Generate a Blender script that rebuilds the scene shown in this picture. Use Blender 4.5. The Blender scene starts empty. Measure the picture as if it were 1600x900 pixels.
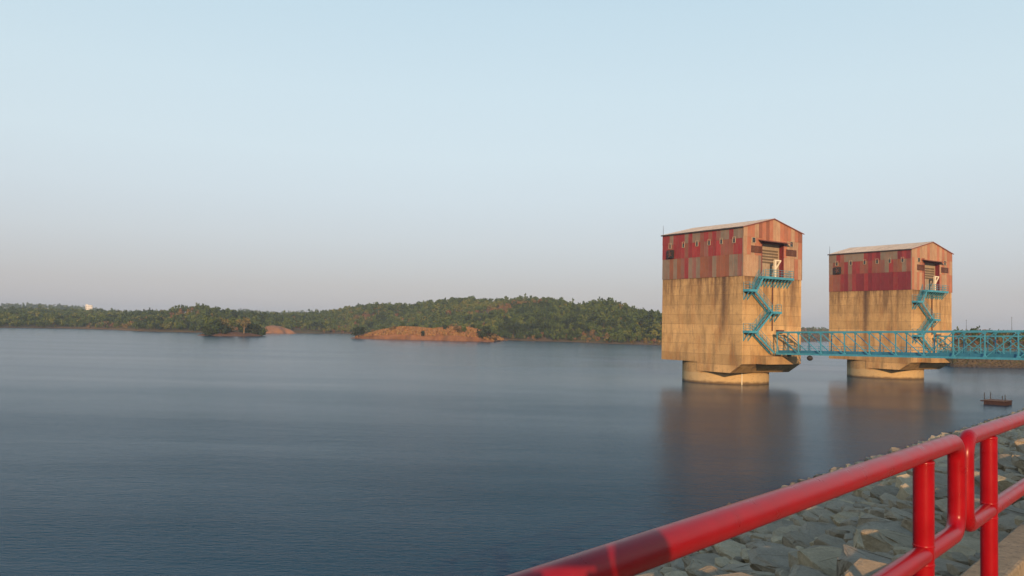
import bpy, bmesh, math, random
import numpy as np
from mathutils import Vector, Matrix

sc = bpy.context.scene
col = sc.collection
R = math.radians

# ------------------------------------------------------------------ camera
F_PX, HORIZON, ROLL, EYE = 1300.0, 512.0, 0.0227, 7.6      # 1600 x 900 picture
pit = math.atan((HORIZON - 450) / F_PX)
fw = Vector((0, math.cos(pit), math.sin(pit)))
up = Vector((0, -math.sin(pit), math.cos(pit)))
rt = Vector((1, 0, 0))
rt2 = rt * math.cos(ROLL) + up * math.sin(ROLL)
up2 = up * math.cos(ROLL) - rt * math.sin(ROLL)
cd = bpy.data.cameras.new("camera")
cam = bpy.data.objects.new("camera", cd)
col.objects.link(cam)
cam.matrix_world = Matrix(((rt2.x, up2.x, -fw.x, 0), (rt2.y, up2.y, -fw.y, 0), (rt2.z, up2.z, -fw.z, EYE), (0, 0, 0, 1)))
cd.sensor_width = 36
cd.lens = 36 * F_PX / 1600
cd.clip_start = 0.05
cd.clip_end = 20000
sc.camera = cam

# ------------------------------------------------------------------ sky, sun, exposure
SUN_EL, SUN_AZ = R(14.5), R(1)              # sun low behind the viewer, a little to the right
# azimuth is measured from straight behind the viewer, positive to the right
to_sun = Vector((math.sin(SUN_AZ) * math.cos(SUN_EL), -math.cos(SUN_AZ) * math.cos(SUN_EL), math.sin(SUN_EL)))
w = bpy.data.worlds.new("World")
sc.world = w
w.use_nodes = True
nt = w.node_tree
bg = nt.nodes["Background"]
sky = nt.nodes.new("ShaderNodeTexSky")
sky.sky_type = 'NISHITA'
sky.sun_disc = False
sky.sun_elevation = SUN_EL
sky.sun_rotation = math.atan2(to_sun.x, to_sun.y)
sky.air_density, sky.dust_density, sky.ozone_density = 1.0, 0.6, 1.6
bg.inputs[1].default_value = 0.10
# thin even veil of humid air in front of the blue: the same all the way round, by height above the horizon only
tc = nt.nodes.new("ShaderNodeTexCoord"); sx = nt.nodes.new("ShaderNodeSeparateXYZ"); vr = nt.nodes.new("ShaderNodeValToRGB")
mx = nt.nodes.new("ShaderNodeMix"); mx.data_type = 'RGBA'
nt.links.new(tc.outputs['Generated'], sx.inputs[0]); nt.links.new(sx.outputs[2], vr.inputs[0])
SKY = [(0.0, (5.2, 4.8, 5.5)), (0.045, (5.7, 5.3, 5.7)), (0.10, (6.8, 7.0, 7.4)), (0.15, (7.4, 8.1, 8.55)), (0.20, (7.7, 8.8, 9.25)), (0.27, (7.5, 8.95, 9.55)), (0.36, (6.8, 8.6, 9.5)), (0.6, (3.4, 5.4, 8.0)), (1.0, (1.6, 3.2, 5.8))]
el_ = vr.color_ramp.elements
while len(el_) < len(SKY): el_.new(0.5)
for q, (p, c) in zip(el_, SKY):
    q.position = p; q.color = c + (1,)
mx.inputs[0].default_value = 0.78
nt.links.new(sky.outputs[0], mx.inputs[6]); nt.links.new(vr.outputs[0], mx.inputs[7])
nt.links.new(mx.outputs[2], bg.inputs[0])
sd = bpy.data.lights.new("sun", 'SUN')
sd.energy, sd.angle, sd.color = 5.0, R(0.5), (1.0, 0.64, 0.33)
so = bpy.data.objects.new("sun", sd)
col.objects.link(so)
so.rotation_euler = (-to_sun).to_track_quat('-Z', 'Y').to_euler()
sc.view_settings.view_transform = 'Standard'
sc.view_settings.look = 'None'
sc.view_settings.exposure = 0.0
sc.view_settings.gamma = 1.0
sc.view_settings.use_curve_mapping = False
HAZE = 0.00023

rng = random.Random(7)
nrng = np.random.default_rng(7)


# ------------------------------------------------------------------ helpers
def px_water(u, v, z=0.0):
    """where the line of sight through a picture point meets the level z"""
    d = fw + rt2 * ((u - 800) / F_PX) - up2 * ((v - 450) / F_PX)
    t = (z - EYE) / d.z
    return Vector((d.x * t, d.y * t, z))


def tag(o, label=None, cat=None, group=None, kind=None):
    if label: o['label'] = label
    if cat: o['category'] = cat
    if group: o['group'] = group
    if kind: o['kind'] = kind
    return o


def empty(name, loc=(0, 0, 0), rz=0.0):
    o = bpy.data.objects.new(name, None)
    o.empty_display_size = 0.3
    o.location = loc
    o.rotation_euler = (0, 0, rz)
    col.objects.link(o)
    return o


def copy_tree(o, parent=None):
    c = o.copy()
    col.objects.link(c)
    if parent is not None: c.parent = parent
    for ch in list(o.children): copy_tree(ch, c)
    return c


class MB:
    """collects boxes, bars and tubes into one mesh"""
    def __init__(self):
        self.v, self.f, self.m, self.sm = [], [], [], []

    def add(self, vs, fs, mat=0, smooth=False):
        n = len(self.v)
        self.v += [tuple(p) for p in vs]
        for f in fs:
            self.f.append([i + n for i in f]); self.m.append(mat); self.sm.append(smooth)

    def box(self, x0, x1, y0, y1, z0, z1, mat=0):
        vs = [(x, y, z) for z in (z0, z1) for y in (y0, y1) for x in (x0, x1)]
        self.add(vs, [(0, 2, 3, 1), (4, 5, 7, 6), (0, 1, 5, 4), (2, 6, 7, 3), (0, 4, 6, 2), (1, 3, 7, 5)], mat)
        return self

    def bar(self, p, q, w, h=None, mat=0, upv=(0, 0, 1)):
        p, q = Vector(p), Vector(q)
        h = h or w
        d = (q - p).normalized()
        u = Vector(upv)
        if abs(d.dot(u)) > 0.98: u = Vector((0, 1, 0))
        s = d.cross(u).normalized()
        u = s.cross(d).normalized()
        vs = []
        for c in (p, q):
            for a, b in ((-1, -1), (1, -1), (1, 1), (-1, 1)):
                vs.append(c + s * (a * w / 2) + u * (b * h / 2))
        self.add(vs, [(0, 1, 2, 3), (7, 6, 5, 4), (0, 4, 5, 1), (1, 5, 6, 2), (2, 6, 7, 3), (3, 7, 4, 0)], mat)
        return self

    def tube(self, pts, rad, n=8, mat=0, caps=True, smooth=True):
        pts = [Vector(p) for p in pts]
        if not hasattr(rad, '__len__'): rad = [rad] * len(pts)
        rings, vs, fs = [], [], []
        u = None
        for i, p in enumerate(pts):
            d = (pts[min(i + 1, len(pts) - 1)] - pts[max(i - 1, 0)]).normalized()
            if u is None:
                u = d.orthogonal().normalized()
            else:
                u = (u - d * u.dot(d)).normalized()
            s = d.cross(u)
            rings.append(len(vs))
            for k in range(n):
                a = 2 * math.pi * k / n
                vs.append(p + (u * math.cos(a) + s * math.sin(a)) * rad[i])
        for i in range(len(pts) - 1):
            a, b = rings[i], rings[i + 1]
            for k in range(n):
                fs.append((a + k, a + (k + 1) % n, b + (k + 1) % n, b + k))
        self.add(vs, fs, mat, smooth)
        if caps:
            self.add([vs[rings[0] + k] for k in range(n)], [tuple(reversed(range(n)))], mat)
            self.add([vs[rings[-1] + k] for k in range(n)], [tuple(range(n))], mat)
        return self

    def prism(self, poly, a, b, axis=0, mat=0):
        """polygon of 2-D points pushed along an axis from a to b"""
        n = len(poly)
        def P(t, q):
            return {0: (t, q[0], q[1]), 1: (q[0], t, q[1]), 2: (q[0], q[1], t)}[axis]
        vs = [P(a, q) for q in poly] + [P(b, q) for q in poly]
        fs = [tuple(reversed(range(n))), tuple(range(n, 2 * n))]
        fs += [(i, (i + 1) % n, n + (i + 1) % n, n + i) for i in range(n)]
        self.add(vs, fs, mat)
        return self

    def mesh(self, name, mats):
        me = bpy.data.meshes.new(name)
        me.from_pydata(self.v, [], self.f)
        for m in (mats if isinstance(mats, (list, tuple)) else [mats]): me.materials.append(m)
        me.polygons.foreach_set('material_index', self.m)
        me.polygons.foreach_set('use_smooth', self.sm)
        bm = bmesh.new(); bm.from_mesh(me)
        bmesh.ops.recalc_face_normals(bm, faces=bm.faces)
        bm.to_mesh(me); bm.free()
        me.update()
        return me

    def build(self, name, mats, parent=None, label=None, kind=None):
        o = bpy.data.objects.new(name, self.mesh(name, mats))
        col.objects.link(o)
        if parent is not None: o.parent = parent
        tag(o, label, kind=kind)
        return o


def np_mesh(name, V, Fq, mats, attr=None, smooth=False):
    """fast mesh from arrays; Fq is an (n, 3 or 4) index array"""
    me = bpy.data.meshes.new(name)
    k = Fq.shape[1]
    me.vertices.add(len(V)); me.vertices.foreach_set('co', np.ascontiguousarray(V, dtype=np.float32).ravel())
    me.loops.add(Fq.size); me.loops.foreach_set('vertex_index', np.ascontiguousarray(Fq, dtype=np.int32).ravel())
    me.polygons.add(len(Fq))
    me.polygons.foreach_set('loop_start', np.arange(0, Fq.size, k, dtype=np.int32))
    me.polygons.foreach_set('loop_total', np.full(len(Fq), k, dtype=np.int32))
    me.polygons.foreach_set('use_smooth', np.full(len(Fq), smooth))
    if attr is not None:
        a = me.attributes.new('tint', 'FLOAT', 'POINT')
        a.data.foreach_set('value', np.ascontiguousarray(attr, dtype=np.float32))
    for m in mats: me.materials.append(m)
    me.update(); me.validate()
    return me


# ------------------------------------------------------------------ materials
class NT:
    def __init__(self, name):
        self.m = bpy.data.materials.new(name)
        self.m.use_nodes = True
        self.t = self.m.node_tree
        self.b = self.t.nodes["Principled BSDF"]

    def n(self, kind, **kw):
        x = self.t.nodes.new('ShaderNode' + kind)
        for k, v in kw.items(): setattr(x, k, v)
        return x

    def l(self, a, b): self.t.links.new(a, b)

    def val(self, x, sock):
        if isinstance(x, (int, float)): sock.default_value = x
        elif isinstance(x, tuple): sock.default_value = x + (1,) if len(x) == 3 and sock.type == 'RGBA' else x
        else: self.l(x, sock)

    def math(self, op, a, b=0.0, c=None):
        x = self.n('Math', operation=op)
        self.val(a, x.inputs[0]); self.val(b, x.inputs[1])
        if c is not None: self.val(c, x.inputs[2])
        return x.outputs[0]

    def coord(self, which='Object'):
        return self.n('TexCoord').outputs[which]

    def mapped(self, vec, scale=(1, 1, 1), rot=(0, 0, 0)):
        x = self.n('Mapping')
        self.l(vec, x.inputs[0]); x.inputs['Scale'].default_value = scale; x.inputs['Rotation'].default_value = rot
        return x.outputs[0]

    def noise(self, vec, scale, detail=4, rough=0.6):
        x = self.n('TexNoise')
        if vec is not None: self.l(vec, x.inputs['Vector'])
        x.inputs['Scale'].default_value = scale; x.inputs['Detail'].default_value = detail
        x.inputs['Roughness'].default_value = rough
        return x.outputs['Fac']

    def ramp(self, f, stops):
        x = self.n('ValToRGB')
        e = x.color_ramp.elements
        while len(e) < len(stops): e.new(0.5)
        for q, (p, c) in zip(e, stops):
            q.position = p
            q.color = (c, c, c, 1) if isinstance(c, (int, float)) else tuple(c) + (1,)
        self.l(f, x.inputs[0])
        return x.outputs[0]

    def mix(self, f, a, b, mode='MIX'):
        x = self.n('Mix', data_type='RGBA', blend_type=mode)
        self.val(f, x.inputs[0]); self.val(a, x.inputs[6]); self.val(b, x.inputs[7])
        return x.outputs[2]

    def sep(self, v):
        x = self.n('SeparateXYZ'); self.l(v, x.inputs[0]); return x.outputs

    def comb(self, x_, y_, z_):
        x = self.n('CombineXYZ')
        for s, q in zip(x.inputs, (x_, y_, z_)): self.val(q, s)
        return x.outputs[0]

    def white(self, v):
        x = self.n('TexWhiteNoise'); self.l(v, x.inputs['Vector']); return x.outputs['Value']

    def bump(self, h, strength, dist=0.02):
        x = self.n('Bump'); x.inputs['Strength'].default_value = strength; x.inputs['Distance'].default_value = dist
        self.l(h, x.inputs['Height']); self.l(x.outputs[0], self.b.inputs['Normal'])

    def out(self, colour, rough=0.7, spec=0.3, metal=0.0):
        self.val(colour, self.b.inputs['Base Color']); self.val(rough, self.b.inputs['Roughness'])
        self.val(spec, self.b.inputs['Specular IOR Level']); self.b.inputs['Metallic'].default_value = metal
        return self.m


def concrete(name, stains, z_top, base=(0.50, 0.325, 0.152), pier=False):
    m = NT(name)
    co = m.coord()
    x, y, z = m.sep(co)
    hz = m.math('SUBTRACT', x, m.math('MULTIPLY', y, 1.0))
    big = m.noise(co, 0.35, 5, 0.6)
    fine = m.noise(co, 5.0, 6, 0.7)
    streak = m.noise(m.mapped(co, (0.9, 0.9, 0.16)), 1.0, 7, 0.7)
    lift = m.math('DIVIDE', z, 1.46)
    lf = m.math('FLOOR', lift)
    fr = m.math('FRACT', lift)
    board = m.math('FLOOR', m.math('DIVIDE', hz, 2.3))
    panel = m.white(m.comb(board, 3.0, lf))
    band = m.white(m.comb(1.0, 7.0, lf))
    plank = m.white(m.comb(m.math('FLOOR', m.math('DIVIDE', hz, 0.28)), 1.0, lf))
    c = m.mix(m.ramp(big, [(0.3, 0.0), (0.7, 1.0)]), tuple(k * 0.86 for k in base), tuple(k * 1.14 for k in base))
    tone = m.math('ADD', m.math('ADD', m.math('MULTIPLY', panel, 0.09), m.math('MULTIPLY', band, 0.34)),
                  m.math('ADD', m.math('MULTIPLY', plank, 0.05), 0.77))
    tone = m.math('MULTIPLY', tone, m.math('ADD', m.math('MULTIPLY', fine, 0.4), 0.8))
    ln = m.math('LESS_THAN', fr, 0.035)
    tone = m.math('MULTIPLY', tone, m.math('SUBTRACT', 1.0, m.math('MULTIPLY', ln, m.math('MULTIPLY', big, 0.75))))
    vj = m.math('LESS_THAN', m.math('FRACT', m.math('DIVIDE', hz, 2.3)), 0.022)
    tone = m.math('MULTIPLY', tone, m.math('SUBTRACT', 1.0, m.math('MULTIPLY', vj, 0.12)))
    g = m.n('Mix', data_type='RGBA', blend_type='MULTIPLY'); g.inputs[0].default_value = 1
    m.l(c, g.inputs[6]); m.l(m.comb(tone, tone, tone), g.inputs[7])
    c = g.outputs[2]
    # streaks of dirt running down
    dirt = m.ramp(streak, [(0.49, 0.0), (0.68, 0.68)])
    c = m.mix(dirt, c, (0.14, 0.10, 0.062))
    blot = m.ramp(m.noise(co, 0.9, 7, 0.75), [(0.53, 0.0), (0.70, 0.55)])
    c = m.mix(blot, c, (0.20, 0.14, 0.085))
    rust = m.ramp(m.noise(m.mapped(co, (1.3, 1.3, 0.3)), 0.6, 6, 0.68), [(0.50, 0.0), (0.72, 0.75)])
    c = m.mix(rust, c, (0.33, 0.155, 0.06))
    if not pier:
        # grime washed down from the joint under the cladding
        h = m.ramp(m.math('DIVIDE', m.math('SUBTRACT', z_top, z), 6.0), [(0.0, 0.9), (0.12, 0.65), (1.0, 0.0)])
        wet = m.math('MULTIPLY', h, m.ramp(m.noise(m.mapped(co, (0.9, 0.9, 0.16)), 1.0, 6, 0.7), [(0.38, 0.0), (0.58, 1.0)]))
        c = m.mix(wet, c, (0.13, 0.075, 0.045))
        for axis, at, wd, depth, amt in stains:
            q = x if axis == 'x' else y
            wob = m.math('MULTIPLY', m.math('SUBTRACT', m.noise(m.mapped(co, (0, 0, 0.7)), 1.0, 4), 0.5), wd * 1.4)
            e = m.math('DIVIDE', m.math('SUBTRACT', m.math('ADD', q, wob), at), wd)
            e = m.math('POWER', 2.718, m.math('MULTIPLY', m.math('MULTIPLY', e, e), -1.0))
            dz = m.ramp(m.math('DIVIDE', m.math('SUBTRACT', z_top, z), depth), [(0.0, 1.0), (0.5, 0.75), (1.0, 0.0)])
            c = m.mix(m.math('MULTIPLY', m.math('MULTIPLY', e, dz), m.math('MULTIPLY', amt, m.math('ADD', m.math('MULTIPLY', fine, 0.9), 0.4))), c, (0.10, 0.06, 0.045))
    else:
        edge = m.math('ADD', z, m.math('MULTIPLY', m.math('SUBTRACT', m.noise(co, 1.2, 5), 0.5), 0.5))
        c = m.mix(m.ramp(m.math('DIVIDE', edge, 3.0), [(0.50, 0.75), (0.55, 0.0)]), c, (0.50, 0.37, 0.20))
        c = m.mix(m.ramp(edge, [(0.16, 0.85), (0.46, 0.0)]), c, (0.09, 0.06, 0.04))
        c = m.mix(m.ramp(m.noise(m.mapped(co, (1, 1, 3)), 1.3, 6, 0.75), [(0.56, 0.0), (0.66, 0.55)]), c, (0.16, 0.10, 0.06))
    hgt = m.math('ADD', m.math('MULTIPLY', fine, 0.5), m.math('MULTIPLY', ln, -0.8))
    m.bump(hgt, 0.5, 0.03)
    return m.out(c, 0.9, 0.12)


def painted(name, base, worn, wear=0.5, rough=0.6, scale=1.0):
    """sheet metal paint, worn and rusted in vertical streaks"""
    m = NT(name)
    oi = m.n('ObjectInfo').outputs['Random']
    co = m.coord()
    v = m.n('VectorMath', operation='ADD'); m.l(co, v.inputs[0]); m.l(m.comb(m.math('MULTIPLY', oi, 31.0), m.math('MULTIPLY', oi, 17.0), 0.0), v.inputs[1])
    co = v.outputs[0]
    s = m.noise(m.mapped(co, (2.5, 2.5, 0.5)), 1.3 * scale, 7, 0.72)
    b = m.noise(co, 0.8 * scale, 5, 0.6)
    c = m.mix(m.ramp(s, [(0.42, 0.0), (0.66, wear)]), base, worn)
    c = m.mix(m.ramp(m.noise(co, 2.4 * scale, 7, 0.75), [(0.54, 0.0), (0.68, 0.65)]), c, worn)
    k = m.math('ADD', m.math('MULTIPLY', oi, 0.18), m.math('ADD', m.math('MULTIPLY', b, 0.6), 0.60))
    c = m.mix(1.0, c, m.comb(k, k, k), 'MULTIPLY')
    m.bump(s, 0.15, 0.02)
    return m.out(c, rough, 0.3)


def plain(name, base, rough=0.6, spec=0.3, metal=0.0, var=0.25, scale=3.0, bump=0.0, mottle=None):
    m = NT(name)
    co = m.coord()
    a = m.noise(co, scale, 6, 0.65)
    c = m.mix(m.ramp(a, [(0.25, 0.0), (0.75, 1.0)]), tuple(k * (1 - var) for k in base), tuple(k * (1 + var) for k in base))
    if mottle:
        c = m.mix(m.ramp(m.noise(co, scale * 2.7, 6, 0.7), [(0.52, 0.0), (0.68, 0.8)]), c, mottle)
    if bump: m.bump(m.noise(co, scale * 4, 7, 0.7), bump, 0.03)
    return m.out(c, rough, spec, metal)


def foliage(name, stops, by_attr):
    m = NT(name)
    if by_attr:
        t = m.n('Attribute', attribute_name='tint').outputs['Fac']
    else:
        t = m.n('ObjectInfo').outputs['Random']
    c = m.ramp(t, stops)
    n = m.noise(m.coord(), 1.6, 3, 0.6)
    k = m.math('ADD', m.math('MULTIPLY', n, 0.5), 0.75)
    c = m.mix(1.0, c, m.comb(k, k, k), 'MULTIPLY')
    return m.out(c, 0.8, 0.08)


BLUE = plain("blue steel paint", (0.058, 0.29, 0.40), 0.5, 0.4, var=0.2, scale=1.5, mottle=(0.045, 0.20, 0.28))
BLUE_DARK = plain("dark blue steel plate", (0.03, 0.17, 0.27), 0.5, 0.4, var=0.25, scale=1.2)
RED = None
CREAM = plain("cream paint", (0.72, 0.64, 0.48), 0.6, var=0.12)
FRAME = plain("weathered window frame", (0.42, 0.34, 0.24), 0.7, var=0.2)
DARK = plain("dark metal", (0.035, 0.03, 0.03), 0.6, var=0.3)
BROWN = plain("brown louvre paint", (0.11, 0.045, 0.035), 0.6, var=0.3)
GLASS = NT("window glass").out((0.03, 0.035, 0.04), 0.12, 0.6)
SHUT = painted("tan shutter paint", (0.38, 0.30, 0.21), (0.27, 0.18, 0.11), 0.6)
SLAT = plain("dark shutter slat", (0.13, 0.095, 0.06), 0.6, var=0.25)
ROOF = painted("pale roof sheet", (0.64, 0.53, 0.40), (0.35, 0.24, 0.16), 0.7)
TRIM = plain("dark eave trim", (0.06, 0.045, 0.045), 0.6)
PAINT = {
    'r': painted("red cladding paint", (0.25, 0.026, 0.034), (0.22, 0.09, 0.07), 0.55),
    'b': painted("bright red cladding paint", (0.29, 0.03, 0.036), (0.30, 0.10, 0.08), 0.4),
    'd': painted("dark red cladding paint", (0.18, 0.02, 0.032), (0.16, 0.05, 0.05), 0.5),
    'o': painted("rust orange cladding", (0.25, 0.09, 0.05), (0.22, 0.11, 0.08), 0.7),
    'w': painted("brown red cladding", (0.24, 0.075, 0.055), (0.20, 0.11, 0.08), 0.7),
    'g': painted("bare taupe cladding", (0.195, 0.165, 0.13), (0.25, 0.12, 0.08), 0.55),
    'p': painted("red worn to grey cladding", (0.23, 0.085, 0.07), (0.20, 0.14, 0.11), 0.8),
    't': painted("sunlit tan cladding", (0.40, 0.27, 0.17), (0.33, 0.16, 0.09), 0.6),  # front face only; its sunlit look is put into the paint colour
    'n': painted("orange cladding", (0.38, 0.14, 0.08), (0.33, 0.19, 0.12), 0.6),  # lighter rust orange for the front face, sunlight put into the colour
}


def red_rail():
    m = NT("red gloss pipe paint")
    co = m.coord()
    n = m.noise(co, 9.0, 5, 0.6)
    d = m.noise(co, 60.0, 3, 0.6)
    c = m.mix(m.ramp(n, [(0.3, 0.0), (0.7, 1.0)]), (0.25, 0.0025, 0.006), (0.32, 0.0035, 0.009))
    c = m.mix(m.ramp(d, [(0.72, 0.0), (0.85, 0.05)]), c, (0.22, 0.01, 0.012))
    m.bump(m.noise(co, 14.0, 2), 0.03, 0.01)
    m.out(c, m.ramp(n, [(0.3, 0.26), (0.7, 0.36)]), 0.20)
    m.b.inputs['Coat Weight'].default_value = 0.05
    m.b.inputs['Coat Roughness'].default_value = 0.22
    return m.m


RED = red_rail()


def stone_mat(name="riprap stone", k0=1.0):
    m = NT(name)
    oi = m.n('ObjectInfo').outputs['Random']
    co = m.n('NewGeometry').outputs['Position']
    t = m.n('Attribute', attribute_name='tint').outputs['Fac']
    r = m.math('FRACT', m.math('ADD', oi, t))
    c = m.ramp(r, [(0.0, (0.28, 0.25, 0.205)), (0.3, (0.45, 0.39, 0.31)), (0.6, (0.36, 0.325, 0.275)), (0.8, (0.48, 0.41, 0.30)), (1.0, (0.54, 0.47, 0.35))])
    c = m.mix(1.0, c, (k0 * 1.08, k0 * 0.95, k0 * 0.78), 'MULTIPLY')
    a = m.noise(co, 3.5, 8, 0.75)
    b = m.noise(co, 26.0, 8, 0.8)
    k = m.math('MULTIPLY', m.math('ADD', m.math('MULTIPLY', a, 0.9), 0.5), m.math('ADD', m.math('MULTIPLY', b, 0.9), 0.52))
    c = m.mix(1.0, c, m.comb(k, k, k), 'MULTIPLY')
    c = m.mix(m.ramp(m.noise(co, 5.0, 7, 0.8), [(0.56, 0.0), (0.70, 0.75)]), c, (0.40, 0.28, 0.15))
    z = m.sep(co)[2]
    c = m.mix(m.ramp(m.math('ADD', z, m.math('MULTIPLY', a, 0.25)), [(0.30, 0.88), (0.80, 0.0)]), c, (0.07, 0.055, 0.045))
    h = m.math('ADD', m.math('MULTIPLY', a, 1.0), m.math('MULTIPLY', b, 0.35))
    m.bump(h, 0.8, 0.06)
    return m.out(c, 0.92, 0.12)


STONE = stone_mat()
SOIL = plain("gravelly soil between stones", (0.22, 0.16, 0.095), 0.95, 0.1, var=0.45, scale=6.0, bump=0.9, mottle=(0.06, 0.05, 0.04))
KERB = plain("kerb concrete", (0.30, 0.235, 0.155), 0.92, 0.12, var=0.3, scale=7.0, bump=0.7, mottle=(0.15, 0.12, 0.09))
PATH = plain("path concrete", (0.30, 0.25, 0.18), 0.9, 0.12, var=0.25, scale=5.0, bump=0.5)
RUSTY = plain("rusty raft steel", (0.045, 0.024, 0.021), 0.8, 0.2, var=0.4, scale=4.0, bump=0.3)
DECKW = plain("raft deck boards", (0.13, 0.09, 0.075), 0.8, 0.2, var=0.3, scale=4.0)
BARK = plain("pale bark", (0.24, 0.17, 0.10), 0.9, 0.1, var=0.3, scale=4.0)
BARKD = plain("brown bark", (0.09, 0.06, 0.04), 0.9, 0.1, var=0.3, scale=4.0)
WHITEWASH = plain("whitewashed wall", (0.72, 0.68, 0.62), 0.8, var=0.1)
LEAF_MIX = foliage("forest leaves", [(0.0, (0.034, 0.052, 0.018)), (0.3, (0.062, 0.092, 0.024)), (0.55, (0.10, 0.125, 0.030)), (0.74, (0.15, 0.145, 0.036)), (0.86, (0.17, 0.10, 0.045)), (1.0, (0.19, 0.085, 0.05))], True)
LEAF_G = foliage("green leaves", [(0.0, (0.045, 0.07, 0.02)), (0.5, (0.07, 0.10, 0.026)), (1.0, (0.10, 0.125, 0.032))], False)
LEAF_Y = foliage("yellow green leaves", [(0.0, (0.09, 0.11, 0.03)), (1.0, (0.14, 0.15, 0.04))], False)
LEAF_D = foliage("dark leaves", [(0.0, (0.022, 0.034, 0.016)), (1.0, (0.036, 0.05, 0.02))], False)
LEAF_B = foliage("dry brown leaves", [(0.0, (0.13, 0.095, 0.04)), (1.0, (0.17, 0.10, 0.05))], False)
LEAF_S = foliage("straw coloured leaves", [(0.0, (0.14, 0.125, 0.045)), (1.0, (0.17, 0.135, 0.05))], False)


def ground_mat():
    m = NT("hill ground")
    co = m.n('NewGeometry').outputs['Position']
    x, y, z = m.sep(co)
    a = m.noise(co, 0.03, 6, 0.65)
    b = m.noise(co, 0.4, 6, 0.7)
    c = m.mix(m.ramp(a, [(0.40, 0.0), (0.60, 1.0)]), (0.085, 0.085, 0.034), (0.16, 0.095, 0.048))
    k = m.math('ADD', m.math('MULTIPLY', b, 0.9), 0.55)
    c = m.mix(1.0, c, m.comb(k, k, k), 'MULTIPLY')
    shore = m.ramp(m.math('ADD', m.math('DIVIDE', z, 1.8), m.math('MULTIPLY', b, 0.35)), [(0.25, 1.0), (0.75, 0.0)])
    c = m.mix(shore, c, m.mix(b, (0.105, 0.07, 0.038), (0.18, 0.115, 0.062)))
    m.bump(b, 0.6, 0.8)
    return m.out(c, 0.95, 0.05)


GROUND = ground_mat()
DRYGRASS = plain("dry grass slope", (0.24, 0.112, 0.052), 0.95, 0.05, var=0.4, scale=0.22, bump=0.8, mottle=(0.17, 0.075, 0.04))
STRAW = foliage("dry grass blades", [(0.0, (0.22, 0.10, 0.045)), (0.6, (0.31, 0.175, 0.075)), (1.0, (0.19, 0.13, 0.05))], True)


def water_mat():
    """dark lake water under very fine ripples, with calmer and ruffled streaks lying across it"""
    m = NT("lake water")
    co = m.n('NewGeometry').outputs['Position']
    big = m.noise(m.mapped(co, (0.010, 0.045, 0.05), (0, 0, R(6))), 1.0, 4, 0.55)
    gust = m.noise(m.mapped(co, (0.06, 0.22, 0.2), (0, 0, R(10))), 1.0, 3, 0.5)
    w0 = m.noise(m.mapped(co, (0.35, 0.95, 1.0), (0, 0, R(14))), 1.0, 2, 0.5)
    w1 = m.noise(m.mapped(co, (1.5, 4.0, 1.0), (0, 0, R(10))), 1.0, 4, 0.62)
    w2 = m.noise(m.mapped(co, (3.6, 9.0, 1.0), (0, 0, R(-12))), 1.0, 3, 0.6)
    h = m.math('ADD', m.math('ADD', w1, m.math('MULTIPLY', w0, 0.9)), m.math('MULTIPLY', w2, 0.38))
    k = m.math('MULTIPLY', m.ramp(big, [(0.36, 0.45), (0.62, 1.0)]), m.ramp(gust, [(0.3, 0.7), (0.7, 1.0)]))
    # the breeze comes over the dam: crisp ripples close in, farther out only a fine even chop (left to the roughness)
    out_ = m.ramp(m.math('DIVIDE', m.sep(co)[1], 160.0), [(0.12, 1.0), (0.35, 0.65), (0.75, 0.10)])
    m.bump(m.math('MULTIPLY', m.math('MULTIPLY', h, k), out_), 1.0, 0.115)
    m.out((0.0, 0.042, 0.075), m.ramp(big, [(0.34, 0.155), (0.66, 0.19)]), 0.5)
    m.b.inputs['IOR'].default_value = 1.12
    return m.m


WATER = water_mat()
mb = MB()
mb.add([(-3400, -600, 0), (3400, -600, 0), (3400, 3400, 0), (-3400, 3400, 0)], [(0, 1, 2, 3)])
tag(mb.build("water", WATER), kind='structure')


def fbm(x, y, s, seed=0):
    """smooth waves for uneven ground and water"""
    r = np.random.default_rng(seed)
    out = 0
    for i in range(7):
        a = r.uniform(0, 6.28); f = s * r.uniform(0.6, 2.4); p = r.uniform(0, 6.28)
        out = out + np.sin((x * math.cos(a) + y * math.sin(a)) * f + p) / 7 * 1.6
    return out


# ------------------------------------------------------------------ hills: one sheet of land along the far shore
KN = [  # picture column, distance of shore, distance of ridge, ridge height
    (-400, 470, 700, 13), (-150, 530, 770, 12), (0, 546, 800, 9.5), (100, 587, 850, 10.5), (180, 578, 800, 9.2), (225, 530, 700, 8.0), (262, 530, 680, 9.0),
    (285, 529, 650, 12.5), (308, 528, 640, 14.5), (335, 530, 645, 12.5), (360, 535, 650, 10.0), (420, 570, 750, 8.7), (470, 600, 800, 11), (500, 620, 800, 12),
    (530, 650, 800, 16.5), (560, 645, 800, 20), (600, 640, 780, 22.6), (640, 630, 780, 21), (690, 560, 760, 25.7), (725, 540, 750, 28.6),
    (770, 510, 740, 26), (800, 502, 720, 27), (840, 494, 690, 27.6), (860, 491, 680, 27.8), (890, 490, 660, 23), (910, 482, 650, 22), (940, 466, 620, 24),
    (960, 455, 610, 23.3), (985, 452, 590, 17), (1035, 457, 560, 14.7), (1100, 480, 600, 12), (1200, 620, 820, 9), (1254, 845, 1010, 11.0),
    (1300, 1000, 1160, 11), (1380, 600, 800, 8), (1440, 330, 480, 7), (1475, 232, 400, 7), (1490, 219, 400, 8.0), (1530, 219, 400, 9.3), (1600, 221, 380, 7.0),
    (1700, 214, 370, 7), (1780, 186, 340, 8), (1880, 150, 300, 9), (2100, 110, 260, 9)]
ku = np.array([math.atan((k[0] - 800) / F_PX) for k in KN])
kz = np.array([k[1] for k in KN], float); kr = np.array([k[2] for k in KN], float); kh = np.array([k[3] for k in KN], float)


def sstep(t):
    t = np.clip(t, 0, 1)
    return t * t * (3 - 2 * t)


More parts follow.
